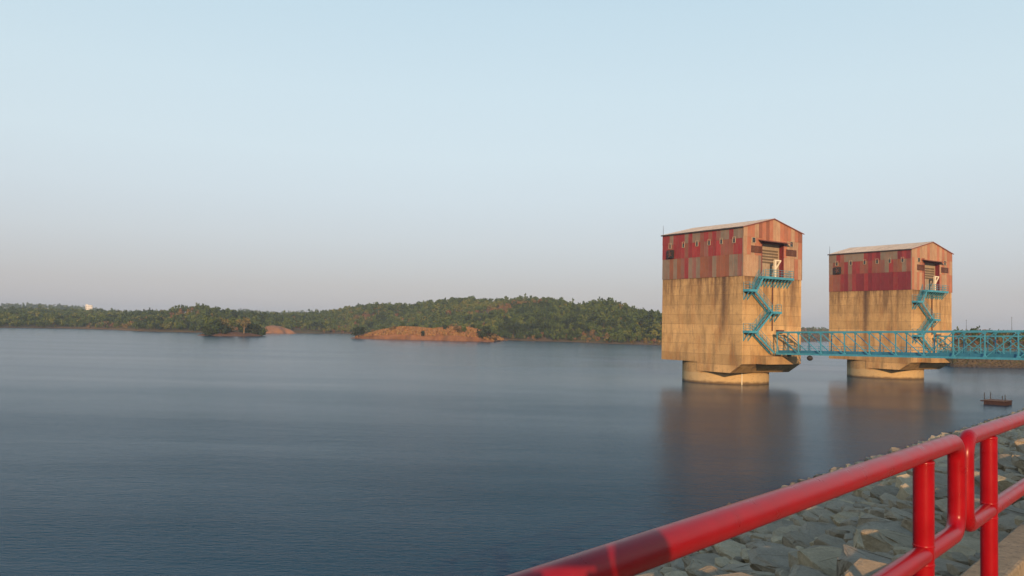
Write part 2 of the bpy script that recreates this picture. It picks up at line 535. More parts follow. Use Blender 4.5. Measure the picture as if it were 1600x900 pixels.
def land_height(X, Y):
    yaw = np.arctan2(X, Y)
    zs, zr, hr = np.interp(yaw, ku, kz), np.interp(yaw, ku, kr), np.interp(yaw, ku, kh)
    d = Y - zs + 3.5 * fbm(X, Y, 0.05, 3)
    t = d / (zr - zs)
    rise = np.where(t < 0, d * 0.12, 0.0)
    # a low bank, then the slope
    bank = 1.0 * sstep(d / 7) + 1.4 * sstep((d - 6) / 44)
    stony = np.clip((yaw - 0.46) / 0.03, 0, 1)
    bank = bank + stony * 4.2 * sstep(d / 13)
    up_ = (hr - 2.4 - 4.2 * stony) * sstep(t * 0.96 + 0.02)
    back = np.where(t > 1, -(hr - 5) * sstep((Y - zr) / 500), 0)
    z = bank + np.maximum(up_, -2) + back + rise
    z = z + np.where(d > 5, 1, np.clip(d / 5, 0, 1)) * (0.9 * fbm(X, Y, 0.035, 5) * np.clip(t * 2, 0.15, 1) + 0.25 * fbm(X, Y, 0.2, 6))
    return np.where(d < 0, d * 0.12, np.maximum(z, 0.1 * np.clip(d, 0, 5)))


yaws = np.linspace(R(-45), R(46), 460)
rad = np.concatenate([np.linspace(-14, 30, 26), np.linspace(35, 420, 60), np.linspace(450, 1900, 22)])
zs_ = np.interp(yaws, ku, kz)
GY = zs_[:, None] + rad[None, :]
GX = np.tan(yaws)[:, None] * GY
GZ = land_height(GX, GY)
n0, n1 = GX.shape
idx = np.arange(n0 * n1).reshape(n0, n1)
Fq = np.stack([idx[:-1, :-1], idx[1:, :-1], idx[1:, 1:], idx[:-1, 1:]], -1).reshape(-1, 4)
hills = bpy.data.objects.new("hills", np_mesh("hills", np.stack([GX, GY, GZ], -1).reshape(-1, 3), Fq, [GROUND], smooth=True))
col.objects.link(hills); tag(hills, kind='structure')

# the far, bluish ridge behind
FR = [(-400, 22), (-100, 21), (0, 22), (40, 23.5), (90, 22.5), (140, 21), (165, 16.5), (185, 14), (250, 16.5), (320, 16), (385, 20.5), (430, 19), (470, 20.5), (495, 18), (560, 14), (1000, 12), (1300, 12), (2000, 12)]
fu = np.array([math.atan((k[0] - 800) / F_PX) for k in FR]); fh = np.array([k[1] for k in FR], float)


def ridge_height(X, Y):
    h = np.interp(np.arctan2(X, Y), fu, fh)
    t = (Y - 1500) / 260
    return h * np.exp(-t * t) - 0.4


yw = np.linspace(R(-45), R(46), 200); yy = np.linspace(900, 2100, 24)
GY2 = np.repeat(yy[None, :], 200, 0); GX2 = np.tan(yw)[:, None] * GY2
i2 = np.arange(200 * 24).reshape(200, 24)
Fq2 = np.stack([i2[:-1, :-1], i2[1:, :-1], i2[1:, 1:], i2[:-1, 1:]], -1).reshape(-1, 4)
ridge = bpy.data.objects.new("far_hills", np_mesh("far_hills", np.stack([GX2, GY2, ridge_height(GX2, GY2)], -1).reshape(-1, 3), Fq2, [GROUND], smooth=True))
col.objects.link(ridge); tag(ridge, kind='structure')


# ------------------------------------------------------------------ the dam's stone slope, kerb and path
YAW = 0.71424
DS = Vector((math.sin(YAW), math.cos(YAW), 0)); DN = Vector((-math.cos(YAW), math.sin(YAW), 0))
O_RAIL = Vector((1.69125, 3.6582, 0))


def sw(s, w_, z):
    return O_RAIL + DS * s + DN * w_ + Vector((0, 0, z))


SLOPE0, SLOPE1 = (0.34, 5.72), (15.5, 0.0)


def slope_z(w_, s=60.0):
    """height of the stone slope; it runs out into the water a little sooner at this end"""
    w1 = SLOPE1[0] - 0.95 + 0.95 * min(1.0, max(0.0, (s - 20) / 22))
    return SLOPE0[1] * (w1 - w_) / (w1 - SLOPE0[0])


S0, S1 = -90.0, 150.0


def along(name, prof, mat, s0=S0, s1=S1, step=3.0):
    n = int((s1 - s0) / step) + 1
    ss = np.linspace(s0, s1, n)
    m_ = MB()
    vs = [sw(s, p[0], p[1] if p[1] is not None else slope_z(p[0], s) - 0.10) for s in ss for p in prof]
    k = len(prof)
    fs = [(i * k + j, (i + 1) * k + j, (i + 1) * k + j + 1, i * k + j + 1) for i in range(n - 1) for j in range(k - 1)]
    m_.add(vs, fs)
    return m_.build(name, mat)


emb = along("embankment", [(0.31, 5.80), (0.34, 5.66)] + [(w_, None) for w_ in np.linspace(0.6, 20, 22)], SOIL)
tag(emb, kind='structure')
kerb = along("kerb", [(0.05, 5.80), (0.05, 5.985), (0.058, 5.998), (0.075, 6.003), (0.29, 6.0), (0.305, 5.992), (0.312, 5.975), (0.312, 5.60)], KERB, step=1.0)
tag(kerb, kind='structure')
tag(along("path", [(0.05, 5.85), (-7.0, 5.83), (-7.3, 5.6), (-24, -0.5), (-60, -0.6)], PATH), kind='structure')


def hull(bm_pts):
    bm = bmesh.new()
    for p in bm_pts: bm.verts.new(p)
    r = bmesh.ops.convex_hull(bm, input=bm.verts)
    junk = [g for g in r['geom_interior'] + r['geom_unused'] if isinstance(g, bmesh.types.BMVert)]
    bmesh.ops.delete(bm, geom=list(set(junk)), context='VERTS')
    return bm


def rock_points(r, n):
    """a broken block: blunt slab with a flat top and chipped corners"""
    pts = []
    k = r.randint(5, 7)
    off = r.uniform(0, 6.28)
    for lev, sc_ in ((-0.5, 0.85), (0.12, 1.0), (0.42, r.uniform(0.7, 0.92))):
        for i in range(k):
            a = off + 6.283 * (i + r.uniform(-0.3, 0.3)) / k
            q = sc_ * r.uniform(0.8, 1.1)
            pts.append((math.cos(a) * q * 1.08, math.sin(a) * q * 0.88, lev * 1.1 + r.uniform(-0.1, 0.1)))
    for i in range(n):
        a = r.uniform(0, 6.28); q = r.uniform(0, 0.6)
        pts.append((math.cos(a) * q, math.sin(a) * q * 0.85, 0.44 + r.uniform(0.0, 0.12)))
    return pts


ROCKS = []
for i in range(22):
    bm = hull(rock_points(rng, 3))
    bmesh.ops.dissolve_limit(bm, angle_limit=R(12), verts=bm.verts, edges=bm.edges)
    bmesh.ops.bevel(bm, geom=list(bm.edges), offset=0.05, segments=2, profile=0.6, affect='EDGES', clamp_overlap=True)
    bmesh.ops.triangulate(bm, faces=bm.faces)
    big_f = [e for e in bm.edges if e.calc_length() > 0.28]
    bmesh.ops.subdivide_edges(bm, edges=big_f, cuts=1)
    bmesh.ops.triangulate(bm, faces=bm.faces)
    for v in bm.verts:
        v.co += Vector((rng.uniform(-1, 1), rng.uniform(-1, 1), rng.uniform(-1, 1))) * 0.034
    me = bpy.data.meshes.new("stone"); bm.to_mesh(me); bm.free()
    me.polygons.foreach_set('use_smooth', [False] * len(me.polygons))
    me.materials.append(STONE)
    ROCKS.append(me)
LOW = []
for i in range(10):
    bm = hull(rock_points(rng, 1)); bmesh.ops.triangulate(bm, faces=bm.faces)
    bm.verts.ensure_lookup_table()
    for k, v in enumerate(bm.verts): v.index = k
    LOW.append((np.array([v.co[:] for v in bm.verts]), np.array([[v.index for v in f.verts] for f in bm.faces])))
    bm.free()

# stones laid close together, large ones first
cell = {}
STN = []


def fits(s, w_, r):
    ci, cj = int(s // 1.5), int(w_ // 1.5)
    for i in (-1, 0, 1):
        for j in (-1, 0, 1):
            for (a, b, q) in cell.get((ci + i, cj + j), ()):
                if (a - s) ** 2 + (b - w_) ** 2 < (0.81 * (q + r)) ** 2: return False
    return True


def lay(s_lo, s_hi, r_lo, r_hi, tries):
    for _ in range(tries):
        s, w_, r = rng.uniform(s_lo, s_hi), rng.uniform(0.45 + r_lo * 0.6, 15.6 - r_lo), rng.uniform(r_lo, r_hi)
        if fits(s, w_, r):
            cell.setdefault((int(s // 1.5), int(w_ // 1.5)), []).append((s, w_, r)); STN.append((s, w_, r))


for a, b in ((-4, 30), (30, 110)):
    near = a < 0
    lay(a, b, 0.46, 0.60, 1100 if near else 1500)
    lay(a, b, 0.30, 0.46, 7000 if near else 8000)
    lay(a, b, 0.20, 0.32, 16000 if near else 6000)
    if near:
        lay(a, b, 0.14, 0.22, 22000)
        lay(a, b, 0.08, 0.13, 16000)


def pix(p):
    d = Vector(p) - Vector((0, 0, EYE)); z = d.dot(fw)
    if z < 0.3: return None
    return 800 + F_PX * d.dot(rt2) / z, 450 - F_PX * d.dot(up2) / z, z


tilt = Matrix.Rotation(0.45 * math.atan2(SLOPE0[1], SLOPE1[0] - SLOPE0[0]), 4, DS)   # lay flat on the slope
shown, others = [], []
for (s, w_, r) in STN:
    p = sw(s, w_, slope_z(w_, s))
    q = pix(p)
    m_ = 40
    # not behind the solid of the frame, nor hidden under the near kerb
    if q and -m_ < q[0] < 1600 + m_ and -m_ < q[1] < 900 + m_: shown.append((r / q[2], s, w_, r))
    elif q and q[0] > 500 and q[1] > 300: others.append((s, w_, r))
shown.sort(reverse=True)
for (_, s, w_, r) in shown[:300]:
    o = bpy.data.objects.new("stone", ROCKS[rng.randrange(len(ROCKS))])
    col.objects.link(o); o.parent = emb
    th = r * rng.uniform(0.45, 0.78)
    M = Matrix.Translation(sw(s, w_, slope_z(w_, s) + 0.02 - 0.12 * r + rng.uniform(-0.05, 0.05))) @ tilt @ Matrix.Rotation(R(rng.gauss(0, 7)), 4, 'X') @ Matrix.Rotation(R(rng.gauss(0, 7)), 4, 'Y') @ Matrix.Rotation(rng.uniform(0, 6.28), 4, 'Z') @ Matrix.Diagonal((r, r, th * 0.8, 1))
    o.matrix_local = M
V_, F_, T_, base_i = [], [], [], 0
for (s, w_, r) in [q[1:] for q in shown[300:]] + others:
    v, f = LOW[rng.randrange(len(LOW))]
    M = Matrix.Translation(sw(s, w_, slope_z(w_, s) + 0.02 + rng.uniform(-0.06, 0.06))) @ tilt @ Matrix.Rotation(R(rng.gauss(0, 8)), 4, 'X') @ Matrix.Rotation(rng.uniform(0, 6.28), 4, 'Z') @ Matrix.Diagonal((r, r, r * 0.7, 1))
    A = np.array(M)
    V_.append(v @ A[:3, :3].T + A[:3, 3]); F_.append(f + base_i); base_i += len(v)
    T_.append(np.full(len(v), rng.random()))
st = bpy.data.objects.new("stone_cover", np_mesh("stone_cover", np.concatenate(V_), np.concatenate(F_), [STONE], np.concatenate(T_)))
col.objects.link(st); st.parent = emb; tag(st, kind='stuff')

# stones along the right-hand bank beyond the second tower
V_, F_, T_, base_i = [], [], [], 0
for i in range(2600):
    yaw = rng.uniform(R(26), R(36))
    zs = float(np.interp(yaw, ku, kz)); Y = zs + rng.uniform(-1.5, 15)
    X = math.tan(yaw) * Y
    r = rng.uniform(0.3, 0.75)
    v, f = LOW[rng.randrange(len(LOW))]
    z = float(land_height(np.array([X]), np.array([Y]))[0])
    if z < -0.5: continue
    A = np.array(Matrix.Translation((X, Y, z)) @ Matrix.Rotation(rng.uniform(0, 6.28), 4, 'Z') @ Matrix.Diagonal((r, r, r * 0.8, 1)))
    V_.append(v @ A[:3, :3].T + A[:3, 3]); F_.append(f + base_i); base_i += len(v); T_.append(np.full(len(v), rng.random()))
st = bpy.data.objects.new("stone_cover", np_mesh("bank_stones", np.concatenate(V_), np.concatenate(F_), [stone_mat("weathered bank stone", 0.2)], np.concatenate(T_)))
col.objects.link(st); st.parent = hills; tag(st, kind='stuff')

# ------------------------------------------------------------------ intake towers
A_, B_, ZE, ZJ, Z1, ZR, Z0 = 13.07, 16.2, 22.85, 15.85, 3.17, 24.5, 1.79
STAIN = [[('y', 3.4, 0.6, 10.0, 1.15), ('y', 5.1, 0.25, 8.0, 0.5), ('x', 11.2, 0.9, 7.0, 0.8)],
         [('y', 8.7, 0.5, 16.0, 1.1), ('y', 4.6, 0.8, 5.0, 0.5), ('y', 2.0, 1.6, 3.5, 0.35)]]
L_ROWS = [  # low, middle, top row of sheets on the long side, near corner first
    ["pggooogwoogpgrpogogg"[:20], "rrwwwbrrpwbbrwrrrwrr", "ggrggprwrwggrgrrrgrr"],
    ["dddrddddddrddrpdrwwo", "wgowrgpwwrwwrrgrwowg", "drdggggdrdrgggggwrgg"]]
F_ROWS = [["ttttg", "tntnn", "tnnto"], ["ntntn", "nttno", "ttntt"]]  # front sheets: tan and orange as they look in the sun, painted in
F_ROWS_R = [["tttnt", "ntttn", "nntno"], ["nttnn", "tntnt", "tntnn"]]
F_TOP = ["nonttn", "tntttn"]


def gable(a):
    return ZE + (ZR - ZE) * (1 - abs(a - A_ / 2) / (A_ / 2))


def sheet(face, c0, c1, z0, z1a, z1b, mat, parent, rnd):
    """one corrugated sheet, ribs running up and down; ends may be cut on the slope"""
    c0, c1 = c0 + 0.012, c1 - 0.012
    n = max(4, int((c1 - c0) / 0.1))
    off = 0.06 + rnd.uniform(0, 0.02) + (0.0 if z0 < 17 else 0.03 if z0 < 20.5 else 0.06)
    m_ = MB(); vs = []
    for i in range(n + 1):
        t = i / n; c = c0 + (c1 - c0) * t
        d = off + (0.028 if i % 2 else 0.0)
        zt = z1a + (z1b - z1a) * t
        for z in (z0 + 0.012, zt - 0.012):
            vs.append((-d, c, z) if face == 'L' else (c, -d, z))
    m_.add(vs, [(2 * i, 2 * i + 2, 2 * i + 3, 2 * i + 1) for i in range(n)])
    return m_.build("cladding_sheet", mat, parent)


def railing(m_, pts, h=1.05, rails=(1.0, 0.66, 0.33), post=0.9, r=0.022):
    for p, q in zip(pts[:-1], pts[1:]):
        p, q = Vector(p), Vector(q)
        n = max(1, round((q - p).length / post))
        for i in range(n + 1):
            a = p.lerp(q, i / n)
            m_.bar(a, a + Vector((0, 0, h)), 2 * r)
        for f in rails:
            m_.bar(p + Vector((0, 0, h * f)), q + Vector((0, 0, h * f)), 2 * r)


def window(parent, face, c0, c1, z0, z1, proud=0.12):
    m_ = MB(); t = 0.05
    def bx(a0, a1, d0, d1, b0, b1, mm=m_):
        if face == 'L': mm.box(-d1, -d0, a0, a1, b0, b1)
        else: mm.box(a0, a1, -d1, -d0, b0, b1)
    bx(c0, c0 + t, 0.02, 0.09 + proud, z0, z1); bx(c1 - t, c1, 0.02, 0.09 + proud, z0, z1)
    bx(c0 + t, c1 - t, 0.02, 0.085 + proud, z1 - t, z1); bx(c0 + t, c1 - t, 0.02, 0.085 + proud, z0, z0 + t)
    fr_ = m_.build("window_frame", FRAME, parent)
    g = MB(); bx(c0 + t, c1 - t, 0.10, 0.13, z0 + t, z1 - t, g)
    g.build("window_pane", GLASS, fr_)


def louvre(parent, a0, a1, z0, z1):
    m_ = MB(); t = 0.08
    m_.box(a0, a0 + t, -0.17, -0.04, z0, z1).box(a1 - t, a1, -0.17, -0.04, z0, z1)
    m_.box(a0 + t, a1 - t, -0.168, -0.04, z1 - t, z1).box(a0 + t, a1 - t, -0.168, -0.04, z0, z0 + t)
    m_.box(a0 + t, a1 - t, -0.10, -0.05, z0 + t, z1 - t)
    f = m_.build("louvre_vent", BROWN, parent)
    n = 6
    for i in range(n):
        z = z0 + t + (z1 - z0 - 2 * t) * (i + 0.5) / n
        MB().bar((a0 + t, -0.135, z), (a1 - t, -0.135, z), 0.02, 0.12, upv=(0, 0.7, 1)).build("louvre_slat", BROWN, f)


def stair_flight(parent, a0, z0, a1, z1):
    """from the upper end (a0, z0) to the lower end (a1, z1)"""
    m_ = MB()
    for y in (-0.22, -1.02):
        m_.bar((a0, y, z0 - 0.13), (a1, y, z1 - 0.13), 0.07, 0.27)
    f = m_.build("stair_flight", BLUE, parent)
    st_ = MB(); n = max(4, int((z0 - z1) / 0.2))
    for i in range(1, n):
        t = i / n; a = a0 + (a1 - a0) * t; z = z0 + (z1 - z0) * t
        st_.box(a - 0.13, a + 0.13, -0.985, -0.255, z - 0.05, z - 0.01)
    st_.build("steps", BLUE_DARK, f, kind='stuff')
    h = MB()
    for y in (-0.22, -1.02):
        for f_ in (1.0, 0.55):
            h.bar((a0, y, z0 + f_), (a1, y, z1 + f_), 0.04)
        k = max(2, round(abs(a1 - a0) / 0.9))
        for i in range(k + 1):
            t = i / k; a = a0 + (a1 - a0) * t; z = z0 + (z1 - z0) * t
            h.bar((a, y, z), (a, y, z + 1.0), 0.04)
    h.build("handrail", BLUE, f)


def landing(parent, a0, a1, z, rails, brackets):
    m_ = MB()
    m_.box(a0, a1, -1.12, -0.06, z - 0.05, z)                      # plate
    m_.box(a0 - 0.04, a1 + 0.04, -1.18, -1.12, z - 0.30, z + 0.04)
    m_.box(a0 - 0.05, a0, -1.12, -0.03, z - 0.30, z + 0.04).box(a1, a1 + 0.05, -1.12, -0.03, z - 0.30, z + 0.04)
    l_ = m_.build("landing", BLUE, parent)
    r_ = MB()
    for p in rails: railing(r_, p)
    r_.build("handrail", BLUE, l_)
    for a in brackets:
        b = MB()
        b.bar((a, -1.05, z - 0.3), (a, -0.03, z - 1.45), 0.09)
        b.bar((a, -0.05, z - 0.3), (a, -0.05, z - 1.5), 0.08)
        b.build("bracket", BLUE, l_)


def tower(k, loc, rz, label):
    r_ = random.Random(11 + k)
    T = empty("intake_tower", (loc[0], loc[1], 0), rz)
    tag(T, label, "tower", "intake towers standing in the lake")
    con = concrete(f"tower concrete {k}", STAIN[k], ZJ)
    pier = concrete(f"pier concrete {k}", [], ZJ, (0.43, 0.285, 0.135), True)
    cx, cy, pr = 6.60, 9.0, 6.52
    # shaft: side profile pushed across the front (front overhang chamfered, step at the back)
    prof = [(0, ZJ), (0, Z1), (2.2, Z0), (8.6, Z0), (8.6, Z1), (B_, Z1), (B_, ZJ)]
    m_ = MB(); m_.prism(prof, 0, A_, axis=0)
    m_.build("shaft", con, T)
    m_ = MB(); n = 72
    ring = [(cx + pr * math.cos(2 * math.pi * i / n), cy + pr * math.sin(2 * math.pi * i / n)) for i in range(n)]
    vs = [(x, y, z) for z in (-6.0, Z1 + 0.02) for x, y in ring]
    m_.add(vs, [(i, (i + 1) % n, n + (i + 1) % n, n + i) for i in range(n)], smooth=True)
    m_.build("round_pier", pier, T)
    # ledge for the footbridge
    m_ = MB(); m_.prism([(-0.003, Z1 + 0.02), (-1.9, Z1 + 0.02), (-1.9, 4.33), (-0.003, 4.33)], 2.9, 9.7, axis=0)
    m_.build("bearing_ledge", con, T)
    # steel house on top: inner walls, then sheet by sheet
    m_ = MB(); q = 0.10
    dl, dr, dt = 4.02, 8.72, 20.9
    m_.box(0.0, q, 0.0, B_, ZJ, ZE - 0.05).box(A_ - q, A_, 0.0, B_, ZJ, ZE - 0.05)
    m_.box(q, A_ - q, B_ - q, B_, ZJ, ZE - 0.05)
    m_.box(q, dl, 0.0, q, ZJ, ZE - 0.05).box(dr, A_ - q, 0.0, q, ZJ, ZE - 0.05).box(dl, dr, 0.0, q, dt, ZE - 0.05)
    m_.prism([(0.02, ZE - 0.05), (A_ - 0.02, ZE - 0.05), (A_ / 2, ZR - 0.06)], 0.003, q, axis=1)
    m_.prism([(0.02, ZE - 0.05), (A_ - 0.02, ZE - 0.05), (A_ / 2, ZR - 0.06)], B_ - q, B_ - 0.003, axis=1)
    m_.box(q, A_ - q, q, B_ - q, ZJ, ZJ + 0.1)
    m_.build("inner_wall", PAINT['w'], T)
    rows = [(ZJ - 0.12, 18.94), (18.9, 21.2), (21.16, ZE - 0.02)]
    wd = B_ / 20
    for j, (z0, z1) in enumerate(rows):
        for i in range(20):
            sheet('L', i * wd, (i + 1) * wd, z0, z1, z1, PAINT[L_ROWS[k][j][i]], T, r_)
    rowf = [(ZJ - 0.1, 18.9), (18.86, 21.45), (21.41, None)]
    for j, (z0, z1) in enumerate(rowf):
        for (c0, c1, s) in ((0.0, dl, F_ROWS[k][j]), (dr, A_, F_ROWS_R[k][j])):
            wf = (c1 - c0) / 5
            for i in range(5):
                a, b = c0 + i * wf, c0 + (i + 1) * wf
                sheet('F', a, b, z0, z1 or gable(a), z1 or gable(b), PAINT[s[i]], T, r_)
    for i in range(6):
        a, b = dl + (dr - dl) * i / 6, dl + (dr - dl) * (i + 1) / 6
        sheet('F', a, b, dt, gable(a), gable(b), PAINT[F_TOP[k][i]], T, r_)
    # corner and eave trims
    m_ = MB()
    m_.box(-0.11, 0.02, -0.11, -0.004, ZJ - 0.1, ZE)
    m_.build("corner_trim", PAINT['g'], T)
    m_ = MB()
    m_.box(A_ - 0.02, A_ + 0.06, -0.11, -0.004, ZJ - 0.1, ZE)
    m_.build("corner_trim", PAINT['g'], T)
    m_ = MB(); m_.box(-0.34, -0.10, -0.25, B_ + 0.2, ZE - 0.20, ZE - 0.03)
    m_.build("gutter", TRIM, T)
    # roof, sheet by sheet on both slopes
    nr = 15; rw = (B_ + 0.5) / nr
    sl = (ZR - ZE) / (A_ / 2)
    for side in (0, 1):
        for i in range(nr):
            y0, y1 = -0.3 + i * rw + 0.012, -0.3 + (i + 1) * rw - 0.012
            m_ = MB(); vs = []; nn = 8
            lift = r_.uniform(0.03, 0.06)
            for q_ in range(nn + 1):
                y = y0 + (y1 - y0) * q_ / nn
                for x in (-0.30, A_ / 2 + 0.01):
                    z = ZE + sl * x + lift + (0.03 if q_ % 2 else 0)
                    vs.append((x if side == 0 else A_ - x, y, z))
            m_.add(vs, [(2 * a, 2 * a + 1, 2 * a + 3, 2 * a + 2) for a in range(nn)])
            m_.build("roof_sheet", ROOF, T)
    m_ = MB()
    for x0, x1 in ((-0.3, A_ / 2), (A_ + 0.3, A_ / 2)):
        m_.bar((x0, -0.27, ZE + sl * -0.3 - 0.03), (x1, -0.27, ZR - 0.03), 0.05, 0.14)
    m_.build("barge_board", PAINT['w'], T)
    MB().tube([(-0.2, B_ - 0.2, ZE), (-0.2, B_ - 0.2, ZE + 1.5)], [0.04, 0.02], 6).build("lightning_rod", DARK, T)
    # openings
    for c in (1.5, 3.92, 6.31, 8.77, 11.58, 14.5):
        window(T, 'L', c - 0.27, c + 0.27, 20.55, 21.45, 0.10)
    window(T, 'F', 1.75, 2.52, 20.65, 21.42); window(T, 'F', 10.15, 10.92, 20.6, 21.38)
    louvre(T, 1.6, 3.9, 19.22, 20.22); louvre(T, 9.3, 11.7, 19.22, 20.18)
    m_ = MB()
    m_.box(-0.42, -0.05, 13.55, 14.95, 19.05, 20.30)
    fan = m_.build("exhaust_fan", DARK, T)
    m_ = MB()
    m_.tube([(-0.44, 14.25, 19.68), (-0.50, 14.25, 19.68)], 0.16, 10)
    for a in range(5):
        t = a * 2 * math.pi / 5
        m_.bar((-0.46, 14.25, 19.68), (-0.46, 14.25 + 0.5 * math.cos(t), 19.68 + 0.5 * math.sin(t)), 0.16, 0.02, upv=(1, 0.4, 0))
    m_.build("fan_blade", BROWN, fan)
    # shutter set back in its opening
    m_ = MB(); yb = 0.62
    m_.box(dl, dr, yb, yb + 0.06, ZJ, dt)
    sh = m_.build("shutter_door", SHUT, T)
    for i in range(5):
        z = 18.05 + i * 0.43
        m_ = MB(); m_.box(dl + 0.05, dr - 0.35, yb - 0.04, yb - 0.002, z - 0.13, z + 0.13)
        m_.build("shutter_slat", SLAT, sh)
    m_ = MB(); m_.box(6.75, 6.85, yb - 0.03, yb - 0.002, ZJ, 17.75).box(8.05, 8.15, yb - 0.03, yb - 0.002, ZJ, 17.75).box(6.85, 8.05, yb - 0.03, yb - 0.002, 17.65, 17.75)
    m_.build("wicket_door", SLAT, sh)
    m_ = MB()
    m_.box(dl - 0.1, dl, -0.13, yb, ZJ, dt).box(dr, dr + 0.12, -0.13, yb, ZJ, dt).box(dl, dr, -0.04, yb, dt - 0.1, dt)
    m_.build("door_frame", PAINT['d'], T)
    m_ = MB(); m_.prism([(-0.05, 21.12), (-1.15, 20.90), (-1.15, 20.97), (-0.05, 21.24)], 3.1, 9.5, axis=0)
    m_.build("canopy", PAINT['w'], T)
    # stairs zigzagging down the front
    landing(T, 3.25, 9.85, 15.80, [[(9.85, -0.1, 15.8), (9.85, -1.12, 15.8), (3.6, -1.12, 15.8)]], [3.9 + i * 0.72 for i in range(9)])
    landing(T, 0.15, 1.85, 13.80, [[(1.0, -1.12, 13.8), (0.15, -1.12, 13.8), (0.15, -0.1, 13.8)]], [0.25, 1.0])
    landing(T, 5.25, 7.15, 10.78, [[(6.2, -1.12, 10.78), (7.15, -1.12, 10.78), (7.15, -0.1, 10.78)]], [5.9, 6.9])
    landing(T, 0.15, 2.0, 7.92, [[(1.2, -1.12, 7.92), (0.15, -1.12, 7.92), (0.15, -0.1, 7.92)]], [0.25, 1.2])
    stair_flight(T, 3.25, 15.80, 1.85, 13.80)
    stair_flight(T, 1.4, 13.80, 5.25, 10.78)
    stair_flight(T, 5.3, 10.78, 2.0, 7.92)
    stair_flight(T, 1.5, 7.92, 5.75, 4.9)
    m_ = MB(); m_.tube([(6.35, -0.14, 15.4), (6.35, -0.14, 8.0)], 0.09, 8)
    pp = m_.build("drain_pipe", BROWN, T)
    m_ = MB(); m_.box(7.3, 8.5, -0.55, -0.05, 7.75, 8.15)
    m_.build("junction_box", BROWN, T)
    # small davit crane on the top landing
    m_ = MB(); m_.bar((5.95, -0.85, 15.8), (5.95, -0.85, 18.30), 0.30, 0.30)
    j = m_.build("davit_post", CREAM, T)
    m_ = MB(); m_.bar((5.80, -0.85, 18.28), (7.25, -0.85, 18.28), 0.16, 0.20)
    m_.build("davit_arm", CREAM, j)
    m_ = MB(); m_.bar((6.05, -0.86, 17.0), (7.12, -0.86, 18.20), 0.15, 0.17)
    m_.build("davit_brace", CREAM, j)
    if k == 0:
        ang = math.atan2(-0.90, -0.45)
        px_, py_ = cx + (pr + 0.05) * math.cos(ang), cy + (pr + 0.05) * math.sin(ang)
        m_ = MB(); m_.bar((px_, py_, -0.6), (px_, py_, Z0 - 0.02), 0.22, 0.06)
        m_.build("gauge_board", CREAM, T)
    return T


T1 = ((32.842, 118.452), 0.585)
T2 = ((69.006, 143.623), 0.592)
tower(0, *T1, "nearer square concrete tower, taupe and orange sheets low on its red steel top")
tower(1, *T2, "farther square concrete tower behind the blue footbridge, plain dark red sheets low on its top")


